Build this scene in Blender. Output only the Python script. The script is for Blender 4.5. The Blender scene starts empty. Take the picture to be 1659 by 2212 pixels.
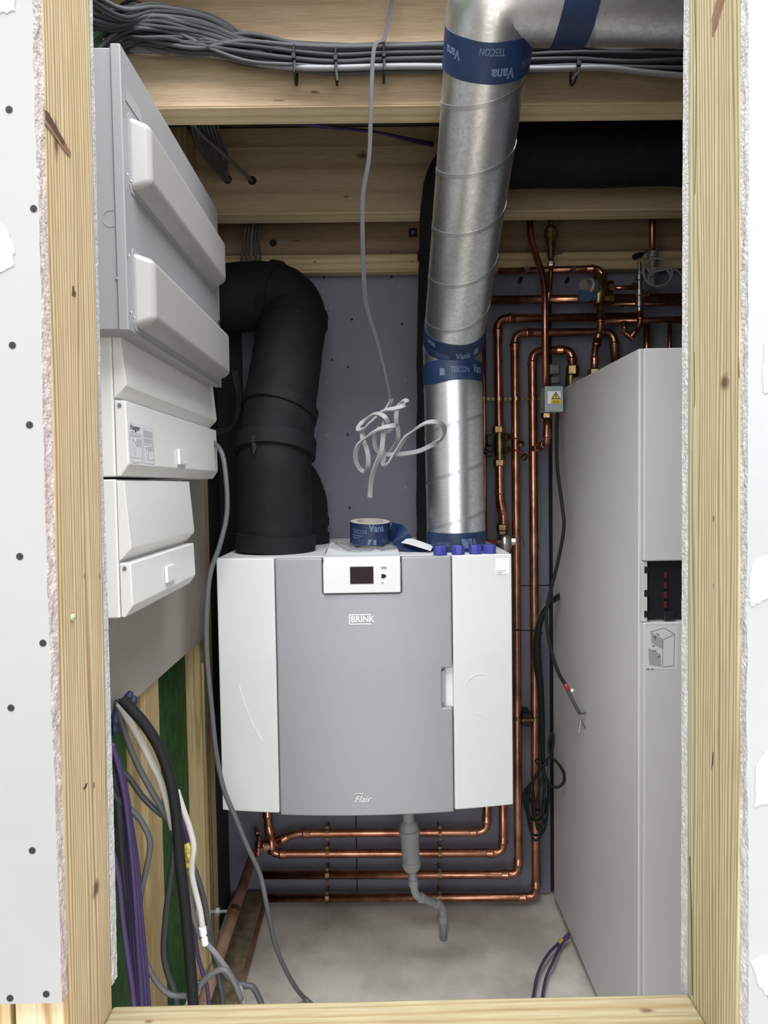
import bpy, bmesh, math, random
from mathutils import Vector, Matrix, noise

# ------------------------------------------------------------------ camera, light, exposure
scene = bpy.context.scene
COL = scene.collection
FPX, W, H = 1450.0, 1659.0, 2212.0
CAM = Vector((0.0, 0.0, 1.43))
YAW, PITCH, ROLL = 0.0085, 0.042, 0.0150
fwd = Vector((math.sin(YAW) * math.cos(PITCH), math.cos(YAW) * math.cos(PITCH), -math.sin(PITCH)))
r0 = Vector((math.cos(YAW), -math.sin(YAW), 0.0))
u0 = r0.cross(fwd)
RT = (r0 * math.cos(ROLL) - u0 * math.sin(ROLL)).normalized()
UP = (u0 * math.cos(ROLL) + r0 * math.sin(ROLL)).normalized()
cd = bpy.data.cameras.new('camera'); cam = bpy.data.objects.new('camera', cd); COL.objects.link(cam)
cd.sensor_fit = 'HORIZONTAL'; cd.sensor_width = 36.0; cd.lens = 36.0 * FPX / W
cd.clip_start = 0.02; cd.clip_end = 60
m = Matrix((RT, UP, -fwd)).transposed().to_4x4(); m.translation = CAM
cam.matrix_world = m
scene.camera = cam

world = bpy.data.worlds.new('daylight'); scene.world = world
world.use_nodes = True
bg = world.node_tree.nodes['Background']
bg.inputs[0].default_value = (0.93, 0.96, 1.0, 1); bg.inputs[1].default_value = 0.6

def area(name, loc, target, sx, sy, power, col):
    l = bpy.data.lights.new(name, 'AREA'); l.shape = 'RECTANGLE'; l.size = sx; l.size_y = sy
    l.energy = power; l.color = col
    o = bpy.data.objects.new(name, l); COL.objects.link(o); o.location = loc
    o.rotation_euler = (Vector(target) - Vector(loc)).to_track_quat('-Z', 'Y').to_euler()
    return o
# the windows of the room the photographer stands in, behind the camera
area('window_light', (0.0, -3.4, 1.75), (0, 1.2, 1.45), 6.5, 2.7, 165, (0.97, 0.985, 1.0))
# the rooflight assumed overhead; unseen deck left open before the joists to admit it
area('rooflight', (0.1, -0.5, 4.3), (0.1, -0.2, 0.0), 4.0, 3.0, 400, (0.97, 0.985, 1.0))

scene.view_settings.view_transform = 'Standard'
scene.view_settings.look = 'None'
scene.view_settings.gamma = 1.0
scene.view_settings.use_curve_mapping = False
scene.view_settings.exposure = 0.38

# ------------------------------------------------------------------ geometry helpers
def ray(px, py):
    return fwd + RT * ((px - W / 2) / FPX) + UP * ((H / 2 - py) / FPX)
def P(px, py, Y):
    d = ray(px, py); return CAM + d * (Y / d.y)
def PX(px, py, X):
    d = ray(px, py); return CAM + d * (X / d.x)
def PZ(px, py, Z):
    d = ray(px, py); return CAM + d * ((Z - CAM.z) / d.z)

WL = {}
class MB:
    def __init__(s): s.v = []; s.f = []; s.m = []
    def quad(s, a, b, c, d, mi=0):
        n = len(s.v); s.v += [Vector(a), Vector(b), Vector(c), Vector(d)]; s.f.append((n, n+1, n+2, n+3)); s.m.append(mi); return s
    def poly(s, pts, mi=0):
        n = len(s.v); s.v += [Vector(p) for p in pts]; s.f.append(tuple(range(n, n+len(pts)))); s.m.append(mi); return s
    def box(s, x0, x1, y0, y1, z0, z1, mi=0):
        n = len(s.v)
        for z in (z0, z1):
            for y in (y0, y1):
                for x in (x0, x1): s.v.append(Vector((x, y, z)))
        for f in ((0,2,3,1),(4,5,7,6),(0,1,5,4),(2,6,7,3),(0,4,6,2),(1,3,7,5)):
            s.f.append(tuple(n+i for i in f)); s.m.append(mi)
        return s
    def prism(s, poly, e, mi=0):
        """closed 3-D polygon extruded by vector e"""
        n = len(s.v); k = len(poly); e = Vector(e)
        s.v += [Vector(p) for p in poly] + [Vector(p) + e for p in poly]
        s.f.append(tuple(range(n, n+k))[::-1]); s.f.append(tuple(range(n+k, n+2*k)))
        for i in range(k): s.f.append((n+i, n+(i+1) % k, n+k+(i+1) % k, n+k+i))
        s.m += [mi]*(k+2); return s
    def tube(s, pts, r, n=10, cap=True, mi=0, closed=False):
        pts = [Vector(p) for p in pts]; k = len(pts)
        rs = r if isinstance(r, (list, tuple)) else [r]*k
        T = []
        for i in range(k):
            a = pts[(i-1) % k] if (closed or i > 0) else pts[i]
            b = pts[(i+1) % k] if (closed or i < k-1) else pts[i]
            t = b - a
            T.append(t.normalized() if t.length > 1e-9 else (T[-1] if T else Vector((0,0,1))))
        ref = Vector((0,0,1)) if abs(T[0].z) < 0.9 else Vector((0,1,0))
        N = T[0].cross(ref).normalized(); base = len(s.v)
        for i in range(k):
            N = N - T[i]*N.dot(T[i])
            N = N.normalized() if N.length > 1e-6 else T[i].orthogonal().normalized()
            B = T[i].cross(N)
            for j in range(n):
                a = 2*math.pi*j/n
                s.v.append(pts[i] + (N*math.cos(a) + B*math.sin(a))*rs[i])
        for i in range(k if closed else k-1):
            i2 = (i+1) % k
            for j in range(n):
                s.f.append((base+i*n+j, base+i*n+(j+1) % n, base+i2*n+(j+1) % n, base+i2*n+j)); s.m.append(mi)
        if cap and not closed:
            s.f.append(tuple(base+j for j in range(n))[::-1]); s.f.append(tuple(base+(k-1)*n+j for j in range(n))); s.m += [mi, mi]
        return s
    def ribbon(s, pts, wid, th, side=Vector((0,0,1))):
        """flat band with rectangular section; side = list or vector for the wide direction"""
        pts = [Vector(p) for p in pts]; k = len(pts); base = len(s.v)
        for i in range(k):
            t = (pts[min(i+1, k-1)] - pts[max(i-1, 0)]).normalized()
            sd = side[i] if isinstance(side, list) else side
            B = sd - t*sd.dot(t)
            if i > 0:
                pb_ = pB - t*pB.dot(t)
                B = (B + pb_*1.2) if B.dot(pb_) >= 0 else (pb_*1.2 - B)
            B = B.normalized() if B.length > 1e-5 else t.orthogonal().normalized()
            pB = B; N = t.cross(B)
            for (a, b) in ((-1,-1),(1,-1),(1,1),(-1,1)):
                s.v.append(pts[i] + B*(a*wid/2) + N*(b*th/2))
        for i in range(k-1):
            for j in range(4):
                s.f.append((base+i*4+j, base+i*4+(j+1) % 4, base+(i+1)*4+(j+1) % 4, base+(i+1)*4+j)); s.m.append(0)
        s.f.append((base+3, base+2, base+1, base)); s.f.append(tuple(base+(k-1)*4+j for j in range(4))); s.m += [0, 0]
        return s
    def lathe(s, prof, o, ax, n=20, mi=0, cap=True):
        """prof: list of (t along axis, radius)"""
        o = Vector(o); ax = Vector(ax).normalized(); N = ax.orthogonal().normalized(); B = ax.cross(N); base = len(s.v)
        for (t, r) in prof:
            for j in range(n):
                a = 2*math.pi*j/n
                s.v.append(o + ax*t + (N*math.cos(a) + B*math.sin(a))*r)
        for i in range(len(prof)-1):
            for j in range(n):
                s.f.append((base+i*n+j, base+i*n+(j+1) % n, base+(i+1)*n+(j+1) % n, base+(i+1)*n+j)); s.m.append(mi)
        if cap:
            s.f.append(tuple(base+j for j in range(n))[::-1]); s.f.append(tuple(base+(len(prof)-1)*n+j for j in range(n))); s.m += [mi, mi]
        return s
    def mesh(s, name):
        me = bpy.data.meshes.new(name); me.from_pydata([tuple(v) for v in s.v], [], s.f); me.update()
        bm = bmesh.new(); bm.from_mesh(me)
        bmesh.ops.recalc_face_normals(bm, faces=bm.faces)
        bm.to_mesh(me); bm.free()
        return me
    def build(s, name, mat, parent=None, smooth=False, bevel=0, seg=2, label=None):
        me = s.mesh(name)
        mats = mat if isinstance(mat, (list, tuple)) else [mat]
        for q in mats: me.materials.append(M[q])
        if len(mats) > 1: me.polygons.foreach_set('material_index', s.m)
        return add(name, me, parent, smooth=smooth, bevel=bevel, seg=seg, label=label)

def add(name, me, parent=None, loc=None, rot=None, smooth=False, bevel=0, seg=2, label=None):
    o = bpy.data.objects.new(name, me); COL.objects.link(o)
    L = Vector(loc) if loc is not None else Vector((0,0,0))
    o.location = L
    if rot is not None:
        if hasattr(rot, 'to_euler'): o.rotation_euler = rot.to_euler()
        else: o.rotation_euler = rot
    if smooth:
        me.polygons.foreach_set('use_smooth', [True]*len(me.polygons))
        if smooth != 'all':
            try: me.set_sharp_from_angle(angle=math.radians(38))
            except Exception: pass
    if bevel:
        b = o.modifiers.new('edge', 'BEVEL'); b.width = bevel; b.segments = seg; b.limit_method = 'ANGLE'; b.angle_limit = math.radians(28)
        me.polygons.foreach_set('use_smooth', [True]*len(me.polygons)); b.harden_normals = True
    if parent is not None:
        o.parent = parent; o.matrix_parent_inverse = Matrix.Translation(-WL[parent.name])
    WL[o.name] = L if rot is None else L
    if label: o['label'] = label
    return o

def tag(o, label, cat, group=None):
    o['label'] = label; o['category'] = cat
    if group: o['group'] = group
    return o
def thing(name, loc, label, cat, group=None):
    o = bpy.data.objects.new(name, None); COL.objects.link(o); o.location = Vector(loc); o.empty_display_size = 0.05
    WL[o.name] = Vector(loc)
    return tag(o, label, cat, group)
def structure(name, loc=(0,0,0)):
    o = bpy.data.objects.new(name, None); COL.objects.link(o); o.location = Vector(loc); WL[o.name] = Vector(loc)
    o['kind'] = 'structure'
    return o
def stag(o, label=None):
    o['kind'] = 'structure'
    if label: o['label'] = label
    return o

def spline(pts, n=8):
    pts = [Vector(p) for p in pts]
    if len(pts) < 3: return pts
    out = []; q = [pts[0]*2 - pts[1]] + pts + [pts[-1]*2 - pts[-2]]
    for i in range(1, len(q)-2):
        p0, p1, p2, p3 = q[i-1:i+3]
        for k in range(n):
            t = k/n
            out.append(0.5*((2*p1) + (p2-p0)*t + (2*p0-5*p1+4*p2-p3)*t*t + (3*p1-p0-3*p2+p3)*t**3))
    out.append(pts[-1]); return out
def fillet(pts, r, n=7):
    pts = [Vector(p) for p in pts]; out = [pts[0]]; ends = []
    for i in range(1, len(pts)-1):
        a, b, c = pts[i-1], pts[i], pts[i+1]
        d1 = (a-b); d2 = (c-b); l = min(r, d1.length*0.49, d2.length*0.49)
        ang = d1.angle(d2)
        if ang > math.radians(176): out.append(b); continue
        p1 = b + d1.normalized()*l; p2 = b + d2.normalized()*l
        for k in range(n+1):
            t = k/n; out.append(p1*(1-t)**2 + b*2*t*(1-t) + p2*t*t)
        ends.append((p1, d1.normalized())); ends.append((p2, d2.normalized()))
    out.append(pts[-1]); return out, ends

def glyphs(s, bold=0.0, shear=0.0):
    """flat letters of the built-in font, normalised to cap height 1; returns verts, faces, width"""
    cu = bpy.data.curves.new('t', 'FONT'); cu.body = s; cu.size = 1.0; cu.offset = bold; cu.shear = shear; cu.resolution_u = 4
    o = bpy.data.objects.new('t', cu); COL.objects.link(o)
    dg = bpy.context.evaluated_depsgraph_get(); dg.update()
    me = bpy.data.meshes.new_from_object(o.evaluated_get(dg))
    bpy.data.objects.remove(o); bpy.data.curves.remove(cu)
    bm = bmesh.new(); bm.from_mesh(me); bpy.data.meshes.remove(me)
    bmesh.ops.triangulate(bm, faces=bm.faces)
    return bm
def lettering(s, height, fn, mat, parent, bold=0.0, shear=0.0, width=None, maxedge=None, name='lettering'):
    """fn(u, v) -> world point; u, v in metres, letters of cap height `height` (optionally squeezed to `width`)"""
    bm = glyphs(s, bold, shear)
    xs = [v.co.x for v in bm.verts]
    x0, x1 = min(xs), max(xs); k = height/0.70; kx = k if width is None else width/(x1-x0)
    for v in bm.verts: v.co = Vector(((v.co.x-x0)*kx, v.co.y*k, 0))
    if maxedge:
        for _ in range(4):
            e = [e for e in bm.edges if e.calc_length() > maxedge]
            if not e: break
            bmesh.ops.subdivide_edges(bm, edges=e, cuts=1)
            bmesh.ops.triangulate(bm, faces=bm.faces)
    for v in bm.verts: v.co = fn(v.co.x, v.co.y)
    me = bpy.data.meshes.new(name); bm.to_mesh(me); bm.free(); me.materials.append(M[mat])
    return add(name, me, parent)
def plane_fn(o, u, v):
    o, u, v = Vector(o), Vector(u).normalized(), Vector(v).normalized()
    return lambda a, b: o + u*a + v*b

# ------------------------------------------------------------------ materials
M = {}
def new(name):
    m = bpy.data.materials.new(name); m.use_nodes = True; M[name] = m
    nt = m.node_tree; return m, nt, nt.nodes['Principled BSDF'], nt.nodes, nt.links
def mat(name, col, rough=0.5, metal=0.0, var=0.0, vscale=12.0, bump=0.0, bscale=200.0, spec=0.5, col2=None, stretch=None, detail=4, rvar=0.0, trans=0.0, coat=0.0):
    m, nt, b, N, L = new(name)
    b.inputs['Roughness'].default_value = rough; b.inputs['Metallic'].default_value = metal
    b.inputs['Base Color'].default_value = (*col, 1); b.inputs['Specular IOR Level'].default_value = spec
    b.inputs['Coat Weight'].default_value = coat
    tc = N.new('ShaderNodeTexCoord'); mp = N.new('ShaderNodeMapping'); L.new(tc.outputs['Object'], mp.inputs[0])
    if stretch: mp.inputs['Scale'].default_value = stretch
    if var or col2:
        n = N.new('ShaderNodeTexNoise'); n.inputs['Scale'].default_value = vscale; n.inputs['Detail'].default_value = detail; n.inputs['Roughness'].default_value = 0.6
        L.new(mp.outputs[0], n.inputs[0])
        r = N.new('ShaderNodeValToRGB'); L.new(n.outputs[0], r.inputs[0])
        c2 = col2 or tuple(c*(1-var) for c in col)
        r.color_ramp.elements[0].position = 0.36; r.color_ramp.elements[0].color = (*c2, 1)
        r.color_ramp.elements[1].position = 0.62; r.color_ramp.elements[1].color = (*col, 1)
        L.new(r.outputs[0], b.inputs['Base Color'])
        if rvar:
            mr = N.new('ShaderNodeMapRange'); L.new(n.outputs[0], mr.inputs[0])
            mr.inputs[3].default_value = rough+rvar; mr.inputs[4].default_value = max(0.05, rough-rvar); L.new(mr.outputs[0], b.inputs['Roughness'])
    if bump:
        n2 = N.new('ShaderNodeTexNoise'); n2.inputs['Scale'].default_value = bscale; n2.inputs['Detail'].default_value = 3
        L.new(mp.outputs[0], n2.inputs[0]); bp = N.new('ShaderNodeBump'); bp.inputs['Strength'].default_value = bump; bp.inputs['Distance'].default_value = 0.002
        L.new(n2.outputs[0], bp.inputs['Height']); L.new(bp.outputs[0], b.inputs['Normal'])
    return m
def wood(name, light, dark, grain='Z', band='Y', scale=55.0, dist=2.5, knots=(), rough=0.7, stain=None, warp=0.035):
    """sawn softwood: growth-ring bands along the grain, fine fibre noise, knots at given places"""
    m, nt, b, N, L = new(name); b.inputs['Roughness'].default_value = rough; b.inputs['Specular IOR Level'].default_value = 0.25
    tc = N.new('ShaderNodeTexCoord'); mp = N.new('ShaderNodeMapping'); L.new(tc.outputs['Object'], mp.inputs[0])
    g = {'X': 0, 'Y': 1, 'Z': 2}[grain]; sc = [1, 1, 1]; sc[g] = 0.045; mp.inputs['Scale'].default_value = sc
    wn = N.new('ShaderNodeTexNoise'); wn.inputs['Scale'].default_value = 26.0; wn.inputs['Detail'].default_value = 2.0; L.new(mp.outputs[0], wn.inputs[0])
    wa = N.new('ShaderNodeVectorMath'); wa.operation = 'MULTIPLY_ADD'; L.new(wn.outputs['Color'], wa.inputs[0]); wa.inputs[1].default_value = (warp, warp, warp); L.new(mp.outputs[0], wa.inputs[2])
    w = N.new('ShaderNodeTexWave'); w.wave_type = 'BANDS'; w.bands_direction = band; w.inputs['Scale'].default_value = scale
    w.inputs['Distortion'].default_value = dist; w.inputs['Detail'].default_value = 2.0; w.inputs['Detail Scale'].default_value = 0.35
    L.new(wa.outputs[0], w.inputs[0])
    n = N.new('ShaderNodeTexNoise'); n.inputs['Scale'].default_value = 420; n.inputs['Detail'].default_value = 3; L.new(mp.outputs[0], n.inputs[0])
    n2 = N.new('ShaderNodeTexNoise'); n2.inputs['Scale'].default_value = 14; n2.inputs['Detail'].default_value = 3; L.new(mp.outputs[0], n2.inputs[0])
    r = N.new('ShaderNodeValToRGB'); L.new(w.outputs['Fac'], r.inputs[0])
    r.color_ramp.elements[0].position = 0.0; r.color_ramp.elements[0].color = (*light, 1)
    r.color_ramp.elements[1].position = 1.0; r.color_ramp.elements[1].color = (*dark, 1)
    e = r.color_ramp.elements.new(0.66); e.color = tuple(l*0.75+d*0.25 for l, d in zip(light, dark)) + (1,)
    mx = N.new('ShaderNodeMix'); mx.data_type = 'RGBA'; mx.blend_type = 'MULTIPLY'; mx.inputs[0].default_value = 0.5
    rr = N.new('ShaderNodeValToRGB'); rr.color_ramp.elements[0].position = 0.3; rr.color_ramp.elements[0].color = (0.62, 0.58, 0.52, 1); rr.color_ramp.elements[1].position = 0.6
    L.new(n.outputs[0], rr.inputs[0]); L.new(r.outputs[0], mx.inputs[6]); L.new(rr.outputs[0], mx.inputs[7])
    mx2 = N.new('ShaderNodeMix'); mx2.data_type = 'RGBA'; mx2.blend_type = 'MULTIPLY'; mx2.inputs[0].default_value = 0.7
    r2 = N.new('ShaderNodeValToRGB'); r2.color_ramp.elements[0].position = 0.35; r2.color_ramp.elements[0].color = (*(stain or (0.74, 0.70, 0.60)), 1); r2.color_ramp.elements[1].position = 0.62
    L.new(n2.outputs[0], r2.inputs[0]); L.new(mx.outputs[2], mx2.inputs[6]); L.new(r2.outputs[0], mx2.inputs[7])
    out = mx2.outputs[2]
    for (c, rad) in knots:
        sb = N.new('ShaderNodeVectorMath'); sb.operation = 'SUBTRACT'; L.new(tc.outputs['Object'], sb.inputs[0]); sb.inputs[1].default_value = tuple(c)
        dv = N.new('ShaderNodeVectorMath'); dv.operation = 'DIVIDE'; L.new(sb.outputs[0], dv.inputs[0]); dv.inputs[1].default_value = rad
        nn = N.new('ShaderNodeTexNoise'); nn.inputs['Scale'].default_value = 90; L.new(tc.outputs['Object'], nn.inputs[0])
        ln = N.new('ShaderNodeVectorMath'); ln.operation = 'LENGTH'; L.new(dv.outputs[0], ln.inputs[0])
        ad = N.new('ShaderNodeMath'); ad.operation = 'MULTIPLY_ADD'; L.new(nn.outputs[0], ad.inputs[0]); ad.inputs[1].default_value = 0.7; L.new(ln.outputs['Value'], ad.inputs[2])
        kr = N.new('ShaderNodeValToRGB'); L.new(ad.outputs[0], kr.inputs[0])
        kr.color_ramp.elements[0].position = 0.55; kr.color_ramp.elements[0].color = (1, 1, 1, 1)
        kr.color_ramp.elements[1].position = 1.35; kr.color_ramp.elements[1].color = (0, 0, 0, 1)
        km = N.new('ShaderNodeMix'); km.data_type = 'RGBA'; L.new(kr.outputs[0], km.inputs[0]); L.new(out, km.inputs[6]); km.inputs[7].default_value = (0.13, 0.075, 0.045, 1)
        out = km.outputs[2]
    L.new(out, b.inputs['Base Color'])
    bp = N.new('ShaderNodeBump'); bp.inputs['Strength'].default_value = 0.12; bp.inputs['Distance'].default_value = 0.0006
    L.new(w.outputs['Fac'], bp.inputs['Height']); L.new(bp.outputs[0], b.inputs['Normal'])
    return m
YW, ZF = 2.27, 0.0            # back wall face, floor
JB = CAM.z + 0.79             # underside of the joists
mat('board_grey', (0.265, 0.263, 0.26), 0.85, var=0.07, vscale=3.0, bump=0.08, bscale=60)
mat('board_white', (0.305, 0.305, 0.307), 0.85, var=0.08, vscale=4.0, bump=0.08, bscale=60)
mat('gypsum', (0.52, 0.515, 0.50), 0.95, var=0.25, vscale=160, bump=0.9, bscale=330)
mat('gypsum_pink', (0.52, 0.45, 0.415), 0.95, var=0.35, vscale=140, bump=0.9, bscale=330)
mat('filler', (0.40, 0.40, 0.40), 0.9, bump=0.25, bscale=70)
mat('back_board', (0.185, 0.184, 0.226), 0.8, var=0.10, vscale=2.5, bump=0.05, bscale=90)
mat('hole_black', (0.006, 0.006, 0.007), 0.8)
mat('screw_black', (0.014, 0.014, 0.015), 0.6, spec=0.3)
mat('screw_steel', (0.55, 0.56, 0.58), 0.35, metal=0.9)
mat('concrete', (0.64, 0.595, 0.535), 0.9, col2=(0.40, 0.365, 0.32), vscale=3.6, bump=0.35, bscale=45, detail=8)
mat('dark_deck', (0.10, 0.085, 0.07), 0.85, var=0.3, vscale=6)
mat('green_sheet', (0.030, 0.115, 0.022), 0.75, col2=(0.013, 0.058, 0.014), vscale=22, bump=0.5, bscale=35, stretch=(1, 2.2, 1))
mat('backing_board', (0.36, 0.325, 0.285), 0.75, var=0.10, vscale=5)
mat('dark_sheet', (0.014, 0.014, 0.016), 0.8, bump=0.2, bscale=30)
mat('resin', (0.30, 0.36, 0.22), 0.25)
mat('split_dark', (0.075, 0.040, 0.022), 0.8)
mat('split_brown', (0.26, 0.145, 0.085), 0.7, var=0.4, vscale=40)
mat('timber_edge', (0.20, 0.15, 0.09), 0.8, var=0.5, vscale=30)

def J(px, py, Y): return tuple(P(px, py, Y))
wood('jamb_left_wood', (0.56, 0.46, 0.30), (0.33, 0.215, 0.105), 'Z', 'Y', 60, 2.2,
     knots=[(J(195, 1920, .645), (.05, .016, .016)), (J(120, 300, .60), (.05, .008, .03)), (J(158, 635, .63), (.05, .003, .006)), (J(160, 1245, .635), (.05, .003, .006)), (J(185, 1697, .645), (.05, .003, .007)), (J(212, 1245, .67), (.05, .004, .008))], stain=(0.80, 0.76, 0.60))
wood('jamb_right_wood', (0.51, 0.455, 0.30), (0.29, 0.21, 0.105), 'Z', 'Y', 56, 2.2,
     knots=[(J(1565, 825, .605), (.05, .016, .014)), (J(1542, 1120, .625), (.05, .003, .006)), (J(1540, 1640, .625), (.05, .002, .016)), (J(1546, 1265, .625), (.05, .002, .006))], stain=(0.76, 0.76, 0.60))
wood('rail_wood', (0.33, 0.29, 0.185), (0.27, 0.215, 0.12), 'X', 'Y', 30, 3.0, knots=[(J(1400, 2196, .655), (.016, .006, .05)), (J(320, 2190, .655), (.008, .004, .05))])
wood('joist_wood', (0.42, 0.315, 0.212), (0.345, 0.248, 0.160), 'X', 'Z', 5, 9.0,
     knots=[(J(680, 195, 1.43), (.02, .05, .007)), (J(785, 333, 1.98), (.05, .05, .022)), (J(748, 422, 1.98), (.022, .05, .008)), (J(1250, 395, 1.98), (.015, .05, .008)), (J(470, 330, 1.98), (.01, .05, .006)), (J(600, 213, 1.43), (.03, .05, .004))])
wood('joist_pale', (0.74, 0.61, 0.40), (0.63, 0.49, 0.30), 'X', 'Y', 10, 4.0)
wood('batten_wood', (0.56, 0.43, 0.26), (0.42, 0.30, 0.17), 'X', 'Z', 12, 5.0, knots=[(J(680, 566, 2.2), (.008, .05, .006)), (J(890, 565, 2.2), (.006, .05, .005))])
wood('rim_wood', (0.33, 0.225, 0.145), (0.26, 0.17, 0.105), 'X', 'Z', 6, 8.0, knots=[(J(640, 520, 2.24), (.03, .05, .006)), (J(845, 545, 2.24), (.008, .05, .018))])
wood('stud_wood', (0.60, 0.47, 0.26), (0.42, 0.29, 0.14), 'Z', 'Y', 40, 2.5)

# ------------------------------------------------------------------ the setting: floor, back wall, side walls, ceiling
mb = MB(); NX, NY = 60, 70
for j in range(NY+1):
    for i in range(NX+1):
        x = -0.75 + 2.1*i/NX; y = 0.55 + 1.80*j/NY
        c = PZ(962, 2025, 0.0)
        d = math.hypot((x-(c.x-0.02))/0.16, (y-c.y+0.02)/0.09)
        z = 0.010*noise.noise(Vector((x*3.1, y*3.1, 0.3))) + 0.004*noise.noise(Vector((x*14, y*14, 2.3)))
        z += 0.007*math.exp(-(d-1.0)**2*3) - 0.008*math.exp(-(d*2.6)**2)
        mb.v.append(Vector((x, y, ZF + z - 0.006)))
for j in range(NY):
    for i in range(NX):
        a = j*(NX+1)+i; mb.f.append((a, a+1, a+NX+2, a+NX+1)); mb.m.append(0)
fl = mb.build('floor', 'concrete', smooth='all'); stag(fl, 'rough grey screed floor')
MB().box(-3, 3, -3.2, 0.55, -0.08, -0.002).build('outer_slab', 'concrete', fl)

wb = structure('wall_back', (0, YW, 0))
xL, xR = -0.72, 1.30
zs = P(1150, 1265, YW).z; zt = P(760, 592, YW).z; xs = P(770, 1840, YW).x; xs2 = P(1189, 1600, YW).x
g = 0.0018
for (a, b, c, d) in ((xL, xs-g, 0.0, zs-g), (xs+g, xs2-g, 0.0, zs-g), (xL, P(1045, 900, YW).x-g, zs+g, zt), (P(1045, 900, YW).x+g, xs2-g, zs+g, zt), (xs2+g+0.010, xR, 0.0, zt)):
    MB().box(a, b, YW, YW+0.0125, c, d).build('panel', 'back_board', wb)
MB().box(xL, xR, YW+0.0125, YW+0.06, 0, 2.6).build('backing', 'hole_black', wb)
# screw heads and plugged holes of the back wall
sc = MB().lathe([(0, .0042), (.0012, .0042), (.0016, .003)], (0, 0, 0), (0, -1, 0), 12).mesh('screw'); sc.materials.append(M['screw_black'])
for (x, y) in ((700, 600), (846, 598), (717, 777), (752, 793), (751, 939), (755, 1097), (760, 690), (868, 700)):
    p = P(x, y, YW); add('screw', sc, wb, (p.x, YW+.0002, p.z))
mk = MB()
mk.box(-.007, .007, -.0008, 0, -.0016, .0016).box(-.0016, .0016, -.0009, 0, -.007, .007)
mk = mk.mesh('fixing_mark'); mk.materials.append(M['board_grey'])
for k, (x, y) in enumerate(((698, 630), (863, 620), (707, 825), (876, 820), (707, 940), (873, 940), (708, 1055), (876, 1053), (714, 665))):
    p = P(x, y, YW); add('fixing_mark', mk, wb, (p.x, YW+.0002, p.z), (0, 0.5+k, 0))
for (x, y) in ((1131, 1170), (1160, 1165), (1163, 1176), (1128, 1158)):
    MB().tube([P(x, y, YW-.0002), P(x+3, y+12, YW-.0002)], .0009, 5).build('pencil_mark', 'hole_black', wb)
# plain black strip between the wall boards and the cabinet
o = MB().box(xs2-.001, xs2+.0115, YW-.012, YW-.001, 0.02, P(1190, 890, YW).z).build('black_strip', 'hole_black', wb)

# ceiling: joists, batten, rim board, deck
cl = structure('ceiling', (0, 1.4, JB))
def beam(y0, y1, z0, z1, x0, x1, nm, mt, under='joist_pale', bev=0.003):
    b = MB()
    b.box(x0, x1, y0, y1, z0+0.0006, z1)
    o = b.build(nm, mt, cl, bevel=bev)
    MB().box(x0, x1, y0+.002, y1-.002, z0-0.0004, z0+0.001).build('pale_underside', under, o)  # separate, paler skin on the underside
    return o
beam(1.437, 1.507, JB, JB+.245, -0.70, 1.28, 'joist', 'joist_wood')
j2 = beam(1.989, 2.062, JB, JB+.245, -0.70, 1.28, 'joist', 'joist_wood')
# second board laid on the face of the rear joist (the groove across it)
zg = P(760, 322, 1.985).z
MB().box(-0.70, 1.28, 1.982, 1.989, zg+.003, JB+.24).build('face_board', 'joist_wood', j2, bevel=.0015)
MB().box(-0.70, 1.28, 2.24, 2.268, P(700, 548, 2.24).z-.02, JB+.245).build('rim_board', 'rim_wood', cl, bevel=.002)
zb0, zb1 = P(760, 588, 2.2).z, P(760, 549, 2.2).z
MB().box(-0.70, 1.28, 2.2, 2.24, zb0, zb1).build('batten', 'batten_wood', cl, bevel=.003)
MB().box(-0.75, 1.35, 1.30, 2.35, JB+.245, JB+.265).build('deck', 'dark_deck', cl)
MB().box(0.46, 1.35, 0.55, 1.30, JB+.245, JB+.265).build('deck', 'dark_deck', cl)  # unseen deck piece, added to shade the tower front
# drilled holes in the rear joist, bolt on the rim board
for (x, y) in ((545, 390), (492, 388)):
    p = P(x, y, 1.9885); o = MB().lathe([(0, .0125), (.0004, .0125)], p, (0, -1, 0), 16).build('drilled_hole', 'hole_black', j2)
p = P(590, 525, 2.2398); MB().lathe([(0, .012), (.0004, .012)], p, (0, -1, 0), 16).build('drilled_hole', 'hole_black', cl)
p = P(892, 503, 2.2398); o = MB().box(p.x-.014, p.x+.014, p.y-.002, p.y, p.z-.014, p.z+.014).build('washer', 'screw_black', cl)
MB().lathe([(0, .006), (.008, .006)], p, (0, -1, 0), 6).build('bolt_head', 'screw_steel', o)

# left wall: green sheet, flat studs, grey backing board
XB = -0.50
wl = structure('wall_left', (XB, 1.3, 0))
MB().box(-0.60, -0.556, 0.70, YW, 0.0, JB+.245).build('green_sheet', 'green_sheet', wl)
ya = -1*PX(316, 1700, -.512).y
def stud_l(y0, y1, nm='stud', mt='stud_wood', x1=-.512, z1=JB+.2): return MB().box(-.556, x1, y0, y1, 0.0, z1).build(nm, mt, wl, bevel=.002)
stud_l(PX(318, 1700, -.512).y, PX(349, 1700, -.512).y)
y2a, y2b = PX(440, 1700, -.512).y, PX(466, 1700, -.512).y
stud_l(y2a, y2b)
stud_l(0.74, 0.83)
for k in range(4):
    MB().box(-.512, -.506+.001*(k % 2), y2a+.012+.011*k, y2a+.020+.011*k, 0.0, P(455, 1415, 2.0).z).build('ply_strip', 'timber_edge' if k % 2 else 'stud_wood', wl)
zbb = CAM.z - 0.43
MB().box(-.512, XB, 0.74, PX(447, 1300, XB).y, zbb, CAM.z+.66).build('backing_board', 'backing_board', wl, bevel=.001)
MB().box(-.511, -.408, 0.80, YW-.015, 0.0, .040).build('sole_plate', 'timber_edge', wl, bevel=.004)
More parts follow.
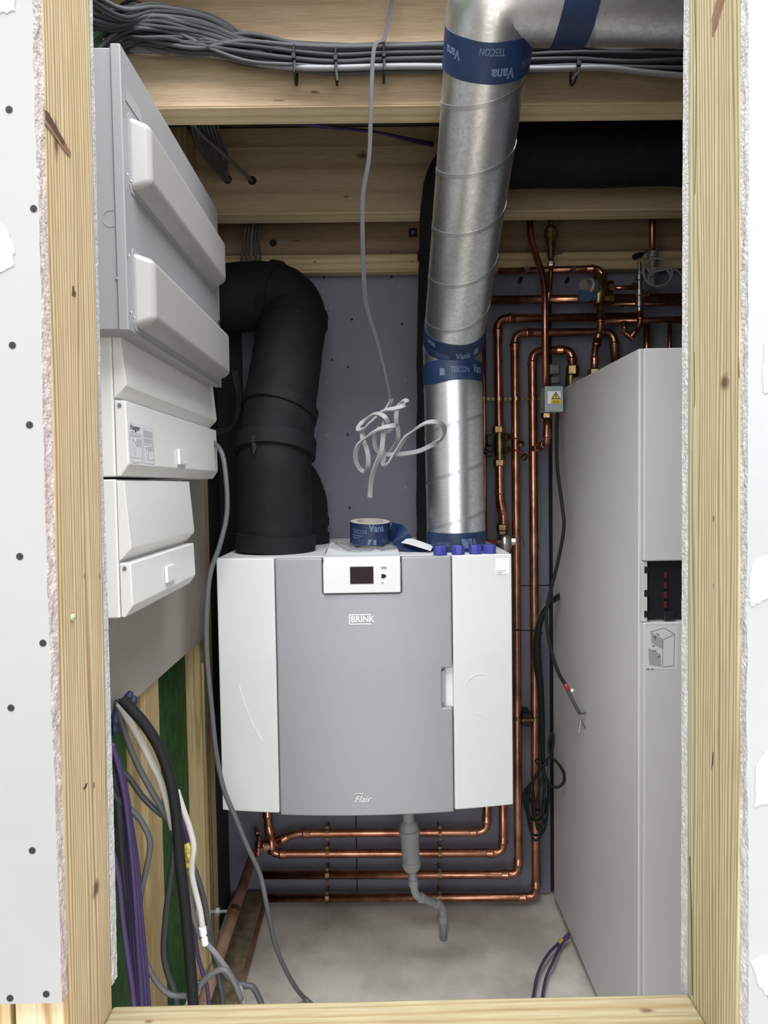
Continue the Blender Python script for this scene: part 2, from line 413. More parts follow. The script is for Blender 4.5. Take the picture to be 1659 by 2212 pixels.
MB().box(-.556, -.532, y2b+.001, YW-.001, 0.0, JB+.2).build('dark_sheet', 'dark_sheet', wl)  # plain near-black sheet covering the wall behind the rear stud
xm = P(524, 900, 2.25).x
MB().box(-.531, xm, YW-.012, YW-.001, P(500, 1700, YW).z, zt).build('dark_sheet', 'dark_sheet', wb)  # matching near-black sheet on the left end of the back wall
wr = structure('wall_right', (1.28, 1.4, 0))
MB().box(1.28, 1.30, 0.70, YW, 0, JB+.245).build('panel', 'back_board', wr)

# front partition: jamb studs, rail, ragged plasterboard
wf = structure('wall_front', (0, 0.6, 0))
ZT, ZR = 2.62, P(800, 2160, .677).z
def lin(pts, z):
    pts = sorted(pts)
    if z <= pts[0][0]: a, b = pts[0], pts[1]
    elif z >= pts[-1][0]: a, b = pts[-2], pts[-1]
    else:
        for a, b in zip(pts, pts[1:]):
            if a[0] <= z <= b[0]: break
    return a[1] + (b[1]-a[1])*(z-a[0])/(b[0]-a[0])
def edge(pix, Y): return [(P(x, y, Y).z, P(x, y, Y).x) for (x, y) in pix]
YF0, YF1, YF2, YF3 = 0.5675, 0.580, 0.677, 0.6895
Lf = edge([(70, 0), (75, 250), (85, 480), (90, 740), (97, 1100), (107, 1400), (118, 1700), (135, 2165)], YF0)
Ls = edge([(90, 0), (118, 1100), (147, 2180)], YF1)
Lb = edge([(200, 0), (207, 300), (211, 500), (217, 800), (222, 1000), (230, 1200), (240, 1560), (247, 1800), (253, 2090)], YF3)
Rf = edge([(1617, 0), (1617, 150), (1619, 250), (1617, 400), (1616, 800), (1615, 1100), (1614, 1400), (1613, 1600), (1617, 1850), (1618, 2160)], YF0)
Rs = edge([(1600, 0), (1600, 1100), (1598, 2180)], YF1)
Rb = edge([(1477, 0), (1474, 400), (1473, 1000), (1472, 1500), (1471, 2150)], YF3)
Sb = edge([(193, 0), (219, 1100), (241, 2100)], YF2)
SRb = edge([(1488, 0), (1486, 1100), (1484, 2150)], YF2)
def stud_f(e, side, nm, mt, zlo):
    """jamb stud: inner face follows e, 45 mm thick, 97 mm deep"""
    b = MB(); pts = []
    for z in (zlo, ZT):
        x = lin(e, z); xo = x + side*0.047
        pts.append([(x, YF1), (x, YF2), (xo, YF2), (xo, YF1)])
    n = 0
    b.v = [Vector((x, y, z)) for ring, z in zip(pts, (zlo, ZT)) for (x, y) in ring]
    b.f = [(0, 1, 2, 3), (4, 5, 6, 7)] + [(i, (i+1) % 4, 4+(i+1) % 4, 4+i) for i in range(4)]; b.m = [0]*6
    return b.build(nm, mt, wf, bevel=.0025)
mid = lambda a, b: [((p[0]), (p[1]+lin(b, p[0]))/2) for p in a]
jl = stud_f(mid(Ls, Sb), -1, 'stud', 'jamb_left_wood', 0.0)
jr = stud_f(mid(Rs, SRb), 1, 'stud', 'jamb_right_wood', 0.0)
def on_jamb(e, px, py, off):
    z = P(px, py, .63).z
    q = PX(px, py, lin(e, z)); q.x += off; return q
def mark(nm, e, sgn, pix, mt, par, th=.0006):
    b = MB(); pts = [on_jamb(e, x, y, 0) for x, y in pix]
    return b.prism(pts, (sgn*th, 0, 0)).build(nm, mt, par)
eL, eR = mid(Ls, Sb), mid(Rs, SRb)
mark('split', eL, 1, [(96, 238), (103, 243), (124, 280), (140, 308), (152, 330), (151, 340), (138, 326), (118, 296), (97, 268)], 'split_brown', jl)
mark('split', eL, 1, [(96, 238), (102, 242), (122, 278), (138, 308), (135, 312), (112, 276), (97, 256)], 'split_dark', jl, .001)
mark('split', eL, 1, [(156, 617), (158, 618), (159, 628), (163, 633), (161, 640), (155, 637)], 'split_dark', jl)
mark('split', eL, 1, [(185, 1693), (188, 1691), (186, 1700), (181, 1706), (180, 1702)], 'split_dark', jl)
pz = on_jamb(eL, 155, 1333, 0); MB().lathe([(-.0005, .0032), (.001, .0036), (.0028, .0026), (.0034, .001)], pz, (1, -.2, -.2), 12).build('resin_blob', 'resin', jl, smooth='all')
mark('crack', eR, -1, [(1501, 0), (1503, 0), (1506, 150), (1505, 300), (1503, 420), (1501.5, 420), (1503.5, 300), (1504.5, 150)], 'split_dark', jr)
mark('crack', eR, -1, [(1500, 760), (1501.5, 760), (1503, 860), (1500, 900), (1501, 985), (1505, 1005), (1504, 1040), (1498, 1070), (1502, 1030), (1499.5, 985), (1498.5, 900), (1501.5, 860)], 'split_dark', jr)
mark('crack', eR, -1, [(1490, 1850), (1492, 1850), (1496, 1980), (1497, 2150), (1495.5, 2150), (1494, 1980)], 'split_dark', jr)
mark('pitch_streak', eR, -1, [(1548, 0), (1567, 0), (1550, 60), (1527, 120), (1506, 165), (1492, 200), (1508, 150), (1524, 100), (1536, 50)], 'split_brown', jr, .0004)
mark('knot_scar', eR, -1, [(1597, 770), (1598, 815), (1570, 832), (1545, 850), (1520, 870), (1516, 866), (1535, 838), (1560, 808), (1580, 785)], 'split_brown', jr, .0004)
mark('split', eR, -1, [(1541, 1625), (1543, 1625), (1541, 1650), (1538, 1665), (1538, 1655)], 'split_dark', jr)
xl2 = lin(mid(Ls, Sb), 1.0)
MB().box(xl2-.115, xl2-.058, YF1+.012, YF2, 0, ZT).build('stud', 'stud_wood', wf, bevel=.002)
xr2 = lin(mid(Rs, SRb), 1.0)
MB().box(lin(mid(Ls, Sb), ZR)+.0005, lin(mid(Rs, SRb), ZR)-.0005, YF1, YF2, ZR-.045, ZR).build('rail', 'rail_wood', wf, bevel=.003)
def board(e_in, e_out, y0, y1, side, z0, z1, xo, mats, seed, amp, nm='plasterboard', rows=330, slope=0):
    """sheet with a hand-cut, crumbling edge; e_in edge on the face y0 side, e_out on the far face"""
    b = MB(); C = 6
    for i in range(rows+1):
        z = z0 + (z1-z0)*i/rows
        for j in range(C+1):
            t = j/C
            x = lin(e_in, z)*(1-t) + lin(e_out, z)*t
            n = amp*(noise.noise(Vector((seed, z*38, t*2.0))) + 0.8*noise.noise(Vector((seed+7, z*130, t*5.0))) + 0.45*noise.noise(Vector((seed+3, z*420, t*9.0))))
            if j in (0, C): n *= 0.55
            b.v.append(Vector((x + n, y0 + (y1-y0)*t, z)))
        b.v.append(Vector((xo, y0, z))); b.v.append(Vector((xo, y1, z)))
    K = C+3
    for i in range(rows):
        for j in range(C):
            b.f.append((i*K+j, i*K+j+1, (i+1)*K+j+1, (i+1)*K+j)); b.m.append(1)
        b.f.append((i*K, (i+1)*K, (i+1)*K+C+1, i*K+C+1)); b.m.append(0)
        b.f.append((i*K+C, (i+1)*K+C, (i+1)*K+C+2, i*K+C+2)); b.m.append(0)
    b.f.append(tuple([j for j in range(C+1)] + [C+2, C+1])); b.m.append(1)
    return b.build(nm, mats, wf, smooth=True)
zlb = P(60, 2168, YF0).z
bl = board(Lf, Ls, YF0, YF1, -1, zlb, ZT, -1.30, ['board_grey', 'gypsum_pink'], 1.3, .0016)
br = board(Rf, Rs, YF0, YF1, 1, 0.0, ZT, 1.40, ['board_white', 'gypsum'], 4.1, .0016)
board(Sb, Lb, YF2, YF3, -1, P(250, 2110, YF3).z, ZT, -0.60, ['board_grey', 'gypsum'], 8.8, .0008)
board(SRb, Rb, YF2, YF3, 1, 0.0, ZT, 1.30, ['board_grey', 'gypsum'], 12.4, .0007)
# screw heads in the left sheet
sd = MB().lathe([(0, .0026), (-.0002, .0027), (.0003, .0030)], (0, 0, 0), (0, -1, 0), 14)
sd.lathe([(.0003, .0012), (.0006, .0012)], (0, 0, 0), (0, -1, 0), 4)
sd = sd.mesh('screw'); sd.materials.append(M['screw_black'])
for (x, y) in ((20, 237), (73, 451), (27, 746), (64, 918), (43, 1202), (93, 1389), (24, 1529), (70, 1837), (22, 2156), (100, 2147)):
    p = P(x, y, YF0); add('screw', sd, wf, (p.x, YF0-.0001, p.z))
# filler smears on the sheets
def smear(pix, th=.0009, seed=0):
    b = MB(); rnd = random.Random(seed); pts = []
    n = len(pix)
    for i in range(n):
        a, c = Vector(pix[i]), Vector(pix[(i+1) % n])
        for k in range(6):
            q = a.lerp(c, k/6); q += Vector((noise.noise(Vector((q.x*.21, q.y*.21, seed))), noise.noise(Vector((q.x*.21, q.y*.21, seed+5)))))*5
            pts.append(q)
    b.prism([P(q.x, q.y, YF0+.0002) for q in pts], (0, -th, 0))
    return b.build('filler_smear', 'filler', wf)
smear([(1690, 1195), (1640, 1202), (1622, 1222), (1616, 1290), (1622, 1310), (1650, 1296), (1690, 1285)], seed=1)
smear([(1690, 1630), (1650, 1622), (1634, 1655), (1630, 1742), (1690, 1728)], seed=2)
smear([(1690, 2062), (1655, 2060), (1622, 2075), (1634, 2120), (1655, 2150), (1690, 2180)], seed=3)
smear([(1690, 740), (1650, 745), (1646, 850), (1690, 842)], seed=4)
smear([(-20, 470), (12, 490), (32, 540), (30, 575), (-20, 600)], seed=5)
smear([(-20, -20), (30, -20), (34, 25), (-20, 30)], seed=6)
# ------------------------------------------------------------------ materials of the things
mat('unit_white', (0.72, 0.735, 0.735), 0.35, var=0.03, vscale=3)
mat('unit_grey', (0.345, 0.355, 0.375), 0.42, metal=0.15, var=0.05, vscale=2.0)
mat('unit_body', (0.60, 0.60, 0.59), 0.5, var=0.1, vscale=6)
mat('box_white', (0.76, 0.755, 0.73), 0.38, var=0.02, vscale=4)
mat('cabinet_grey', (0.30, 0.30, 0.31), 0.42, bump=0.04, bscale=500)
mat('door_white', (0.37, 0.36, 0.355), 0.30, var=0.02)
mat('tower_grey', (0.53, 0.525, 0.525), 0.55, var=0.03, vscale=2, bump=0.06, bscale=600)
mat('foam_black', (0.011, 0.011, 0.012), 0.72, col2=(0.007, 0.007, 0.008), vscale=18, bump=0.25, bscale=55, spec=0.22)
mat('foam_dark', (0.030, 0.034, 0.040), 0.7, bump=0.1, bscale=40)
mat('copper', (0.66, 0.315, 0.205), 0.30, metal=1.0, col2=(0.32, 0.135, 0.085), vscale=14, detail=6, rvar=0.10)
mat('copper_dull', (0.56, 0.35, 0.27), 0.5, metal=0.35, col2=(0.34, 0.165, 0.11), vscale=14)
mat('brass', (0.36, 0.25, 0.115), 0.36, metal=1.0, col2=(0.20, 0.13, 0.06), vscale=50)
mat('chrome', (0.62, 0.60, 0.57), 0.28, metal=1.0, var=0.2, vscale=40)
mat('valve_grey', (0.30, 0.29, 0.27), 0.45, metal=0.5)
mat('black_plastic', (0.012, 0.012, 0.013), 0.45)
mat('cable_black', (0.013, 0.013, 0.014), 0.65, spec=0.22)
mat('cable_grey', (0.105, 0.108, 0.112), 0.5)
mat('cable_mid', (0.058, 0.061, 0.066), 0.5)
mat('cable_pale', (0.20, 0.198, 0.205), 0.6, spec=0.3)
mat('cable_white', (0.55, 0.53, 0.49), 0.45)
mat('bundle_dark', (0.036, 0.038, 0.042), 0.7, spec=0.25)  # darkened copies of the cable greys for the bundle, shade put into the colour
mat('bundle_grey', (0.068, 0.070, 0.075), 0.7, spec=0.25)
mat('hang_grey', (0.060, 0.060, 0.064), 0.8, spec=0.15)  # darker grey for the hanging cable's drop, offsetting the overhead light in its colour
mat('bundle_pale', (0.17, 0.17, 0.178), 0.5)
mat('cable_purple', (0.055, 0.033, 0.110), 0.5)
mat('cable_blue', (0.05, 0.10, 0.16), 0.5)
mat('red_plastic', (0.36, 0.015, 0.03), 0.4)
mat('green_wire', (0.02, 0.16, 0.09), 0.5)
mat('drain_grey', (0.29, 0.30, 0.305), 0.5, var=0.06, vscale=8)
mat('tape_blue', (0.011, 0.030, 0.088), 0.45, col2=(0.008, 0.021, 0.062), vscale=25, bump=0.25, bscale=28)
mat('tape_print', (0.115, 0.165, 0.26), 0.45)
mat('tape_inner', (0.50, 0.46, 0.42), 0.7)
mat('cap_blue', (0.045, 0.050, 0.30), 0.45, var=0.12, vscale=60)
mat('screen_black', (0.020, 0.010, 0.012), 0.35, spec=0.12)
mat('print_white', (0.88, 0.88, 0.88), 0.5)
mat('print_black', (0.03, 0.03, 0.04), 0.6)
mat('print_grey', (0.33, 0.33, 0.34), 0.6)
mat('sticker', (0.70, 0.70, 0.72), 0.35)
mat('sticker_clear', (0.60, 0.60, 0.605), 0.25)
mat('warn_yellow', (0.78, 0.58, 0.03), 0.4)
mat('yellow_tape', (0.60, 0.46, 0.05), 0.4, col2=(0.25, 0.20, 0.03), vscale=60)
mat('junction_grey', (0.36, 0.42, 0.43), 0.4, metal=0.2)
mat('tower_dark', (0.008, 0.008, 0.011), 0.5)
mat('red_dim', (0.085, 0.008, 0.014), 0.5)
mat('seam_metal', (0.50, 0.51, 0.52), 0.42, metal=1.0)
# galvanised sheet with spangle
m, nt, b, N, L = new('galvanised')
b.inputs['Metallic'].default_value = 1.0
tc = N.new('ShaderNodeTexCoord'); vo = N.new('ShaderNodeTexVoronoi'); vo.inputs['Scale'].default_value = 160; L.new(tc.outputs['Object'], vo.inputs[0])
no = N.new('ShaderNodeTexNoise'); no.inputs['Scale'].default_value = 8; no.inputs['Detail'].default_value = 5; L.new(tc.outputs['Object'], no.inputs[0])
mx = N.new('ShaderNodeMix'); mx.data_type = 'FLOAT'; mx.inputs[0].default_value = 0.6
sx = N.new('ShaderNodeSeparateColor'); L.new(vo.outputs['Color'], sx.inputs[0]); L.new(sx.outputs[0], mx.inputs[2]); L.new(no.outputs[0], mx.inputs[3])
cr = N.new('ShaderNodeValToRGB'); L.new(mx.outputs[0], cr.inputs[0])
cr.color_ramp.elements[0].position = 0.2; cr.color_ramp.elements[0].color = (0.62, 0.64, 0.66, 1); cr.color_ramp.elements[1].position = 0.8; cr.color_ramp.elements[1].color = (0.88, 0.89, 0.90, 1)
L.new(cr.outputs[0], b.inputs['Base Color'])
mr = N.new('ShaderNodeMapRange'); L.new(mx.outputs[0], mr.inputs[0]); mr.inputs[3].default_value = 0.44; mr.inputs[4].default_value = 0.29; L.new(mr.outputs[0], b.inputs['Roughness'])
# thin clear bag film
m, nt, b, N, L = new('clear_film')
out = N['Material Output']; N.remove(b)
tr = N.new('ShaderNodeBsdfTransparent'); tr.inputs[0].default_value = (0.93, 0.94, 0.94, 1); gl = N.new('ShaderNodeBsdfGlossy'); gl.inputs['Roughness'].default_value = 0.12
df = N.new('ShaderNodeBsdfDiffuse'); df.inputs[0].default_value = (0.8, 0.8, 0.8, 1)
fr = N.new('ShaderNodeLayerWeight'); fr.inputs[0].default_value = 0.35
m1 = N.new('ShaderNodeMixShader'); L.new(fr.outputs['Facing'], m1.inputs[0]); L.new(tr.outputs[0], m1.inputs[1]); L.new(gl.outputs[0], m1.inputs[2])
m2 = N.new('ShaderNodeMixShader'); m2.inputs[0].default_value = 0.12; L.new(m1.outputs[0], m2.inputs[1]); L.new(df.outputs[0], m2.inputs[2]); L.new(m2.outputs[0], out.inputs[0])

# ------------------------------------------------------------------ ventilation unit
YU = 1.70
xu0, xu1 = (P(466, 1203, YU).x+P(480, 1742, YU).x)/2, (P(1107, 1199, YU).x+P(1108, 1747, YU).x)/2
zu1 = (P(466, 1203, YU).z+P(1107, 1199, YU).z)/2; zu0 = (P(480, 1742, YU).z+P(1107, 1747, YU).z)/2
xc, hw = (xu0+xu1)/2, (xu1-xu0)/2
def yface(x): return YU - 0.034*(1-((x-xc)/hw)**2)
U = thing('ventilation_unit', (xc, 2.0, zu0), 'white and grey heat recovery ventilation unit hung on the back wall', 'ventilation unit')
ux = lambda px, py: P(px, py, 1.675).x
uz = lambda px, py: P(px, py, 1.675).z
body = MB().box(xu0+.004, xu1-.004, YU+.022, YW-.004, zu0+.006, zu1-.004).build('body', 'unit_body', U, bevel=.004)
MB().box(xu0+.002, xu1-.002, YU+.004, YW-.003, zu1-.004, zu1).build('top_plate', 'unit_white', body, bevel=.0015)
def panel(nm, xs, zfun, mt, off=0.0, th=0.018, bev=.004, holes=None):
    """curved front sheet from columns xs; zfun(xmid) -> list of (z0, z1)"""
    b = MB(); key = {}
    def vtx(x, z):
        k = (round(x, 5), round(z, 5))
        if k not in key: key[k] = len(b.v); b.v.append(Vector((x, yface(x)-off, z)))
        return key[k]
    allz = sorted({z for x0, x1 in zip(xs, xs[1:]) for iv in zfun((x0+x1)/2) for z in iv})
    for x0, x1 in zip(xs, xs[1:]):
        for (z0, z1) in zfun((x0+x1)/2):
            zz = [z for z in allz if z0-1e-6 <= z <= z1+1e-6]
            for a, c in zip(zz, zz[1:]):
                b.f.append((vtx(x0, a), vtx(x1, a), vtx(x1, c), vtx(x0, c))); b.m.append(0)
    me = bpy.data.meshes.new(nm); me.from_pydata([tuple(v) for v in b.v], [], b.f); me.materials.append(M[mt])
    o = add(nm, me, U)
    s = o.modifiers.new('thick', 'SOLIDIFY'); s.thickness = th; s.offset = -1
    bv = o.modifiers.new('edge', 'BEVEL'); bv.width = bev; bv.segments = 3; bv.limit_method = 'ANGLE'; bv.angle_limit = math.radians(40)
    me.polygons.foreach_set('use_smooth', [True]*len(me.polygons)); bv.harden_normals = True
    return o
def cols(a, b, n, extra=()):
    return sorted(set([round(a+(b-a)*i/n, 5) for i in range(n+1)] + [round(e, 5) for e in extra]))
xa, xb = ux(598, 1480), ux(979, 1480); gp = .0016
panel('side_panel', cols(xu0, xa-gp, 8), lambda x: [(zu0, zu1)], 'unit_white')
panel('side_panel', cols(xb+gp, xu1, 8), lambda x: [(zu0, zu1)], 'unit_white')
cx0, cx1, cz = ux(699, 1250), ux(865, 1250), uz(782, 1279)
hx0, hz0, hz1 = ux(955, 1485), uz(966, 1529), uz(966, 1443)
def zc(x):
    if cx0-.003 < x < cx1+.003: return [(zu0-.004, cz-.003)]
    if x > hx0: return [(zu0-.004, hz0), (hz1, zu1)]
    return [(zu0-.004, zu1)]
panel('door_panel', cols(xa+gp, xb-gp, 20, (cx0-.003, cx1+.003, hx0)), zc, 'unit_grey', off=0.002)
# pale finger recess
yr = yface(hx0)+.020
MB().prism([(hx0-.004, yr, hz0-.004), (xb+.002, yr, hz0-.004), (xb+.002, yr, hz1+.004), (hx0-.004, yr, hz1+.004)], (0, .006, 0)).build('finger_recess', 'unit_white', U)
MB().prism([(hx0-.001, yr-.012, hz0+.012), (hx0+.009, yr-.012, hz0+.004), (hx0+.009, yr-.012, hz1-.004), (hx0-.001, yr-.012, hz1-.012)], (0, .012, 0)).build('recess_lip', 'unit_grey', U, bevel=.002)
# control panel: flat face that turns over onto the top
yc = yface((cx0+cx1)/2) - .008
b = MB(); prof = [(yc, cz)]
zk = uz(782, 1213)
prof += [(yc, zk-.006), (yc+.003, zk-.001), (yc+.010, zk+.003)]
for t in (0.2, 0.4, 0.6, 0.8, 1.0): prof.append((yc+.010+.30*t, zk+.003+.024*math.sin(t*math.pi/2)))
prof += [(yc+.31, zu1+.0005), (yc+.02, zu1+.0005), (yc+.02, cz)]
b.prism([(cx0, y, z) for (y, z) in prof], (cx1-cx0, 0, 0))
cp = b.build('control_panel', 'unit_white', U, bevel=.003, seg=3)
ztop = prof[-4][1]
def on_face(px0, py0, px1, py1, off): 
    a, c = P(px0, py1, yc), P(px1, py0, yc); return a.x, c.x, a.z, c.z
x0, x1, z0, z1 = on_face(757, 1224, 806, 1261, 0)
MB().box(x0-.0012, x1+.0012, yc-.0008, yc+.001, z0-.0012, z1+.0012).build('bezel', 'print_grey', cp)
MB().box(x0, x1, yc-.0014, yc, z0, z1).build('screen', 'screen_black', cp)
x0, x1, z0, z1 = on_face(823, 1224, 835, 1229, 0); MB().box(x0, x1, yc-.001, yc+.001, z0, z1).build('usb_port', 'print_grey', cp)
x0, x1, z0, z1 = on_face(824, 1240, 834, 1249, 0)
pr = [(x0, z0), (x0+(x1-x0)*.55, z0), (x1, z0+(z1-z0)*.3), (x1, z0+(z1-z0)*.7), (x0+(x1-x0)*.55, z1), (x0, z1)]
MB().prism([(x, yc-.001, z) for x, z in pr], (0, .002, 0)).build('service_socket', 'hole_black', cp)
x0, x1, z0, z1 = on_face(823, 1258, 829, 1261, 0); MB().box(x0, x1, yc-.0006, yc+.001, z0, z1).build('status_mark', 'print_grey', cp)
# maker's lettering on the door
def face_fn(px, py, off=.0035):
    o = P(px, py, 1.665)
    return lambda u, v: Vector((o.x+u, yface(o.x+u)-off, o.z+v))
lettering('BRINK', .0155, face_fn(759, 1343.5), 'print_white', U, bold=.020, width=.0585)
o0 = P(754, 1349, 1.665); o1 = P(803, 1326, 1.665)
b = MB()
yl = lambda x: yface(x)-.0035
for (xa_, xb_, za_, zb_) in ((o0.x, o0.x+.0026, o0.z, o1.z), (o0.x, o1.x-.002, o1.z-.0026, o1.z), (o0.x, o1.x-.002, o0.z, o0.z+.0026)):
    b.quad((xa_, yl(xa_), za_), (xb_, yl(xb_), za_), (xb_, yl(xb_), zb_), (xa_, yl(xa_), zb_))
b.build('logo_frame', 'print_white', U)
lettering('Flair', .0165, face_fn(766, 1732), 'print_white', U, shear=.45, width=.044)
o0 = P(766, 1714, 1.665)
MB().tube([Vector((o0.x+t*.044, yl(o0.x+t*.044)-.0002, o0.z+.0012*math.sin(t*6))) for t in [i/8 for i in range(5)]], .0006, 5).build('swash', 'print_white', U)
# label with small print (top right)
p0, p1 = P(1071, 1241, 1.69), P(1105, 1206, 1.69)
ys = lambda x: yface(x)-.0006
MB().prism([(p0.x, ys(p0.x), p0.z), (p1.x-.004, ys(p1.x), p0.z), (p1.x-.004, ys(p1.x), p1.z), (p0.x, ys(p0.x), p1.z)], (0, -.0003, 0)).build('label', 'print_white', U)
b = MB()
for k, (wd, zz) in enumerate(((.022, .0085), (.013, .0045))):
    b.box(p0.x+.003, p0.x+.003+wd, ys(p0.x)-.0026, ys(p0.x)-.0020, p0.z+zz, p0.z+zz+.0012)
b.build('small_print', 'print_grey', U)
# scuffs on the right panel and scratch on the left panel
for (pts, r) in (([(1003, 1482), (1012, 1464), (1028, 1455), (1045, 1457)], .0011), ([(1060, 1462), (1064, 1480)], .0009), ([(1028, 1540), (1040, 1545)], .0008)):
    MB().tube([P(x, y, 0).lerp(P(x, y, 0), 0) if False else Vector((P(x, y, 1.69).x, yface(P(x, y, 1.69).x)-.0002, P(x, y, 1.69).z)) for x, y in pts], r, 5).build('scuff', 'sticker', U)
MB().tube([Vector((P(x, y, 1.69).x, yface(P(x, y, 1.69).x)-.0003, P(x, y, 1.69).z)) for x, y in ((516, 1480), (527, 1515), (545, 1560), (567, 1598))], .0008, 5).build('scratch', 'print_white', U)

# ------------------------------------------------------------------ tape bands shared helper
def cyl_fn(o, ax, ref, r, th0=0.0, h0=0.0, flip=False):
    """maps (u, v) onto a cylinder: u runs left-to-right as seen from outside"""
    o = Vector(o); ax = Vector(ax).normalized(); ref = (Vector(ref) - ax*Vector(ref).dot(ax)).normalized(); sd = ax.cross(ref)
    def f(u, v):
        if flip: u, v = -u, -v
        a = th0 + u/r
        return o + ax*(h0+v) + (ref*math.cos(a) + sd*math.sin(a))*r
    return f
def band_print(o, ax, ref, r, parent, items):
    for (s, hgt, th, h, flip, bold, wd) in items:
        lettering(s, hgt, cyl_fn(o, ax, ref, r+.0007, th, h, flip), 'tape_print', parent, bold=bold, width=wd, maxedge=.006)
def band(nm, o, ax, r, h0, h1, parent, seed=0, wob=.003, n=48):
    b = MB(); o = Vector(o); ax = Vector(ax).normalized(); N_ = ax.orthogonal().normalized(); B_ = ax.cross(N_)
    for (hh, s_) in ((h0, 0), (h0, 1), (h1, 1), (h1, 0)):
        for j in range(n):
            a = 2*math.pi*j/n; w_ = wob*noise.noise(Vector((math.cos(a)*1.2+seed, math.sin(a)*1.2, hh*20)))
            rr = r + (.0007 if s_ else -.001) + .0004*noise.noise(Vector((j*.9, hh*9, seed)))
            b.v.append(o + ax*(hh+w_) + (N_*math.cos(a)+B_*math.sin(a))*rr)
    for i in range(3):
        for j in range(n): b.f.append((i*n+j, i*n+(j+1) % n, (i+1)*n+(j+1) % n, (i+1)*n+j)); b.m.append(0)
    return b.build(nm, 'tape_blue', parent, smooth=True)

# ------------------------------------------------------------------ galvanised spiral duct
R = .0785
D0 = Vector(P(985, 1150, 1.825)); D0.z = zu1
D1 = P(977, 758, 1.815); T1 = P(1057, 75, 1.249)
C1 = T1 + (T1-D1).normalized()*.065
DU = thing('spiral_duct', D0, 'silver galvanised spiral duct rising from the ventilation unit, bound with blue tape', 'duct')
low = (D1-D0)
MB().tube([D0, D1 + low.normalized()*.02], R, 48).build('lower_pipe', 'galvanised', DU, smooth=True)
upv = (T1-D1).normalized()
MB().tube([D1, T1+upv*.01], R, 48).build('upper_pipe', 'galvanised', DU, smooth=True)
hx = Vector((1, 0.02, -0.01)).normalized()
pts, _ = fillet([T1-upv*.01, C1, C1+hx*.16], .12, 14)
MB().tube(pts, R+.002, 48).build('bend', 'galvanised', DU, smooth=True)
MB().tube([C1+hx*.13, C1+hx*.95], R, 48).build('branch_pipe', 'galvanised', DU, smooth=True)
def seam(o, e, r, pitch, ph, nm='spiral_seam'):
    ax = (e-o).normalized(); Ln = (e-o).length; N_ = (Vector((0, -1, 0)) - ax*Vector((0, -1, 0)).dot(ax)).normalized(); B_ = ax.cross(N_)
    n = int(Ln/pitch*40); pts = []
    for i in range(n+1):
        a = 2*math.pi*i/40 + ph; pts.append(o + ax*(pitch*i/40) + (N_*math.cos(a)+B_*math.sin(a))*r)
    return MB().ribbon(pts, .009, .0022, ax).build(nm, 'seam_metal', DU, smooth=True)
seam(D0, D1, R, .128, 2.2)
seam(D1+upv*.02, T1, R, .128, 0.9)
seam(C1+hx*.14, C1+hx*.95, R, .16, 0.3)
ref = Vector((0, -1, 0))
la = low.normalized()
b1 = band('tape_band', D0, la, R+.001, .0, .052, DU, 1)
band_print(D0, la, ref, R+.0012, b1, [('Vana', .021, .62, .036, True, .03, .045), ('TESCON', .011, -.30, .028, True, 0, .036), ('VANA', .011, 1.0, .022, True, 0, .022)])
D1b = D1 - la*.086
MB().lathe([(R*math.sin(t), R*math.cos(t)) for t in [(-.5+i/12)*math.pi*.96 for i in range(13)]], D1, (0, 0, 1), 36).build('joint', 'tape_blue', DU, smooth='all')
b2 = band('tape_band', D0, la, R+.001, (D1b-D0).length-.004, (D1b-D0).length+.050, DU, 2, .012)
h2 = (D1b-D0).length
band_print(D0, la, ref, R+.0012, b2, [('TESCON', .015, -.18, h2+.018, False, 0, .05), ('Vana', .020, .60, h2+.020, False, .03, .034)])
b3 = band('tape_band', D1, upv, R+.0012, .030, .082, DU, 3, .005)
band_print(D1, upv, ref, R+.0014, b3, [('Vana', .019, -.02, .040, False, .03, .040), ('TESCON', .012, -.72, .038, False, 0, .042), ('una', .017, -1.1, .062, False, .03, .03)])
Lt = (T1-D1).length
b4 = band('tape_band', D1, upv, R+.0025, Lt-.050, Lt+.015, DU, 4, .003)
band_print(D1, upv, ref, R+.0028, b4, [('Vana', .017, .55, Lt-.026, True, .03, .045), ('TESCON', .013, 1.25, Lt-.020, True, 0, .040), ('TESCON', .012, .25, Lt+.006, True, 0, .045), ('Vana', .015, -.75, Lt-.006, True, .03, .04)])
b5 = band('tape_band', C1, hx, R+.0025, .105, .165, DU, 5, .003)
for (bb, th, hh, o_, ax_) in ((b1, .12, .012, D0, la), (b2, -.55, h2+.012, D0, la), (b3, .62, .042, D1, upv)):
    f = cyl_fn(o_, ax_, ref, R+.0022, th, hh)
    MB().poly([f(0, 0), f(.015, 0), f(.014, .017), f(.001, .019)]).build('print_flag', 'tape_print', bb)

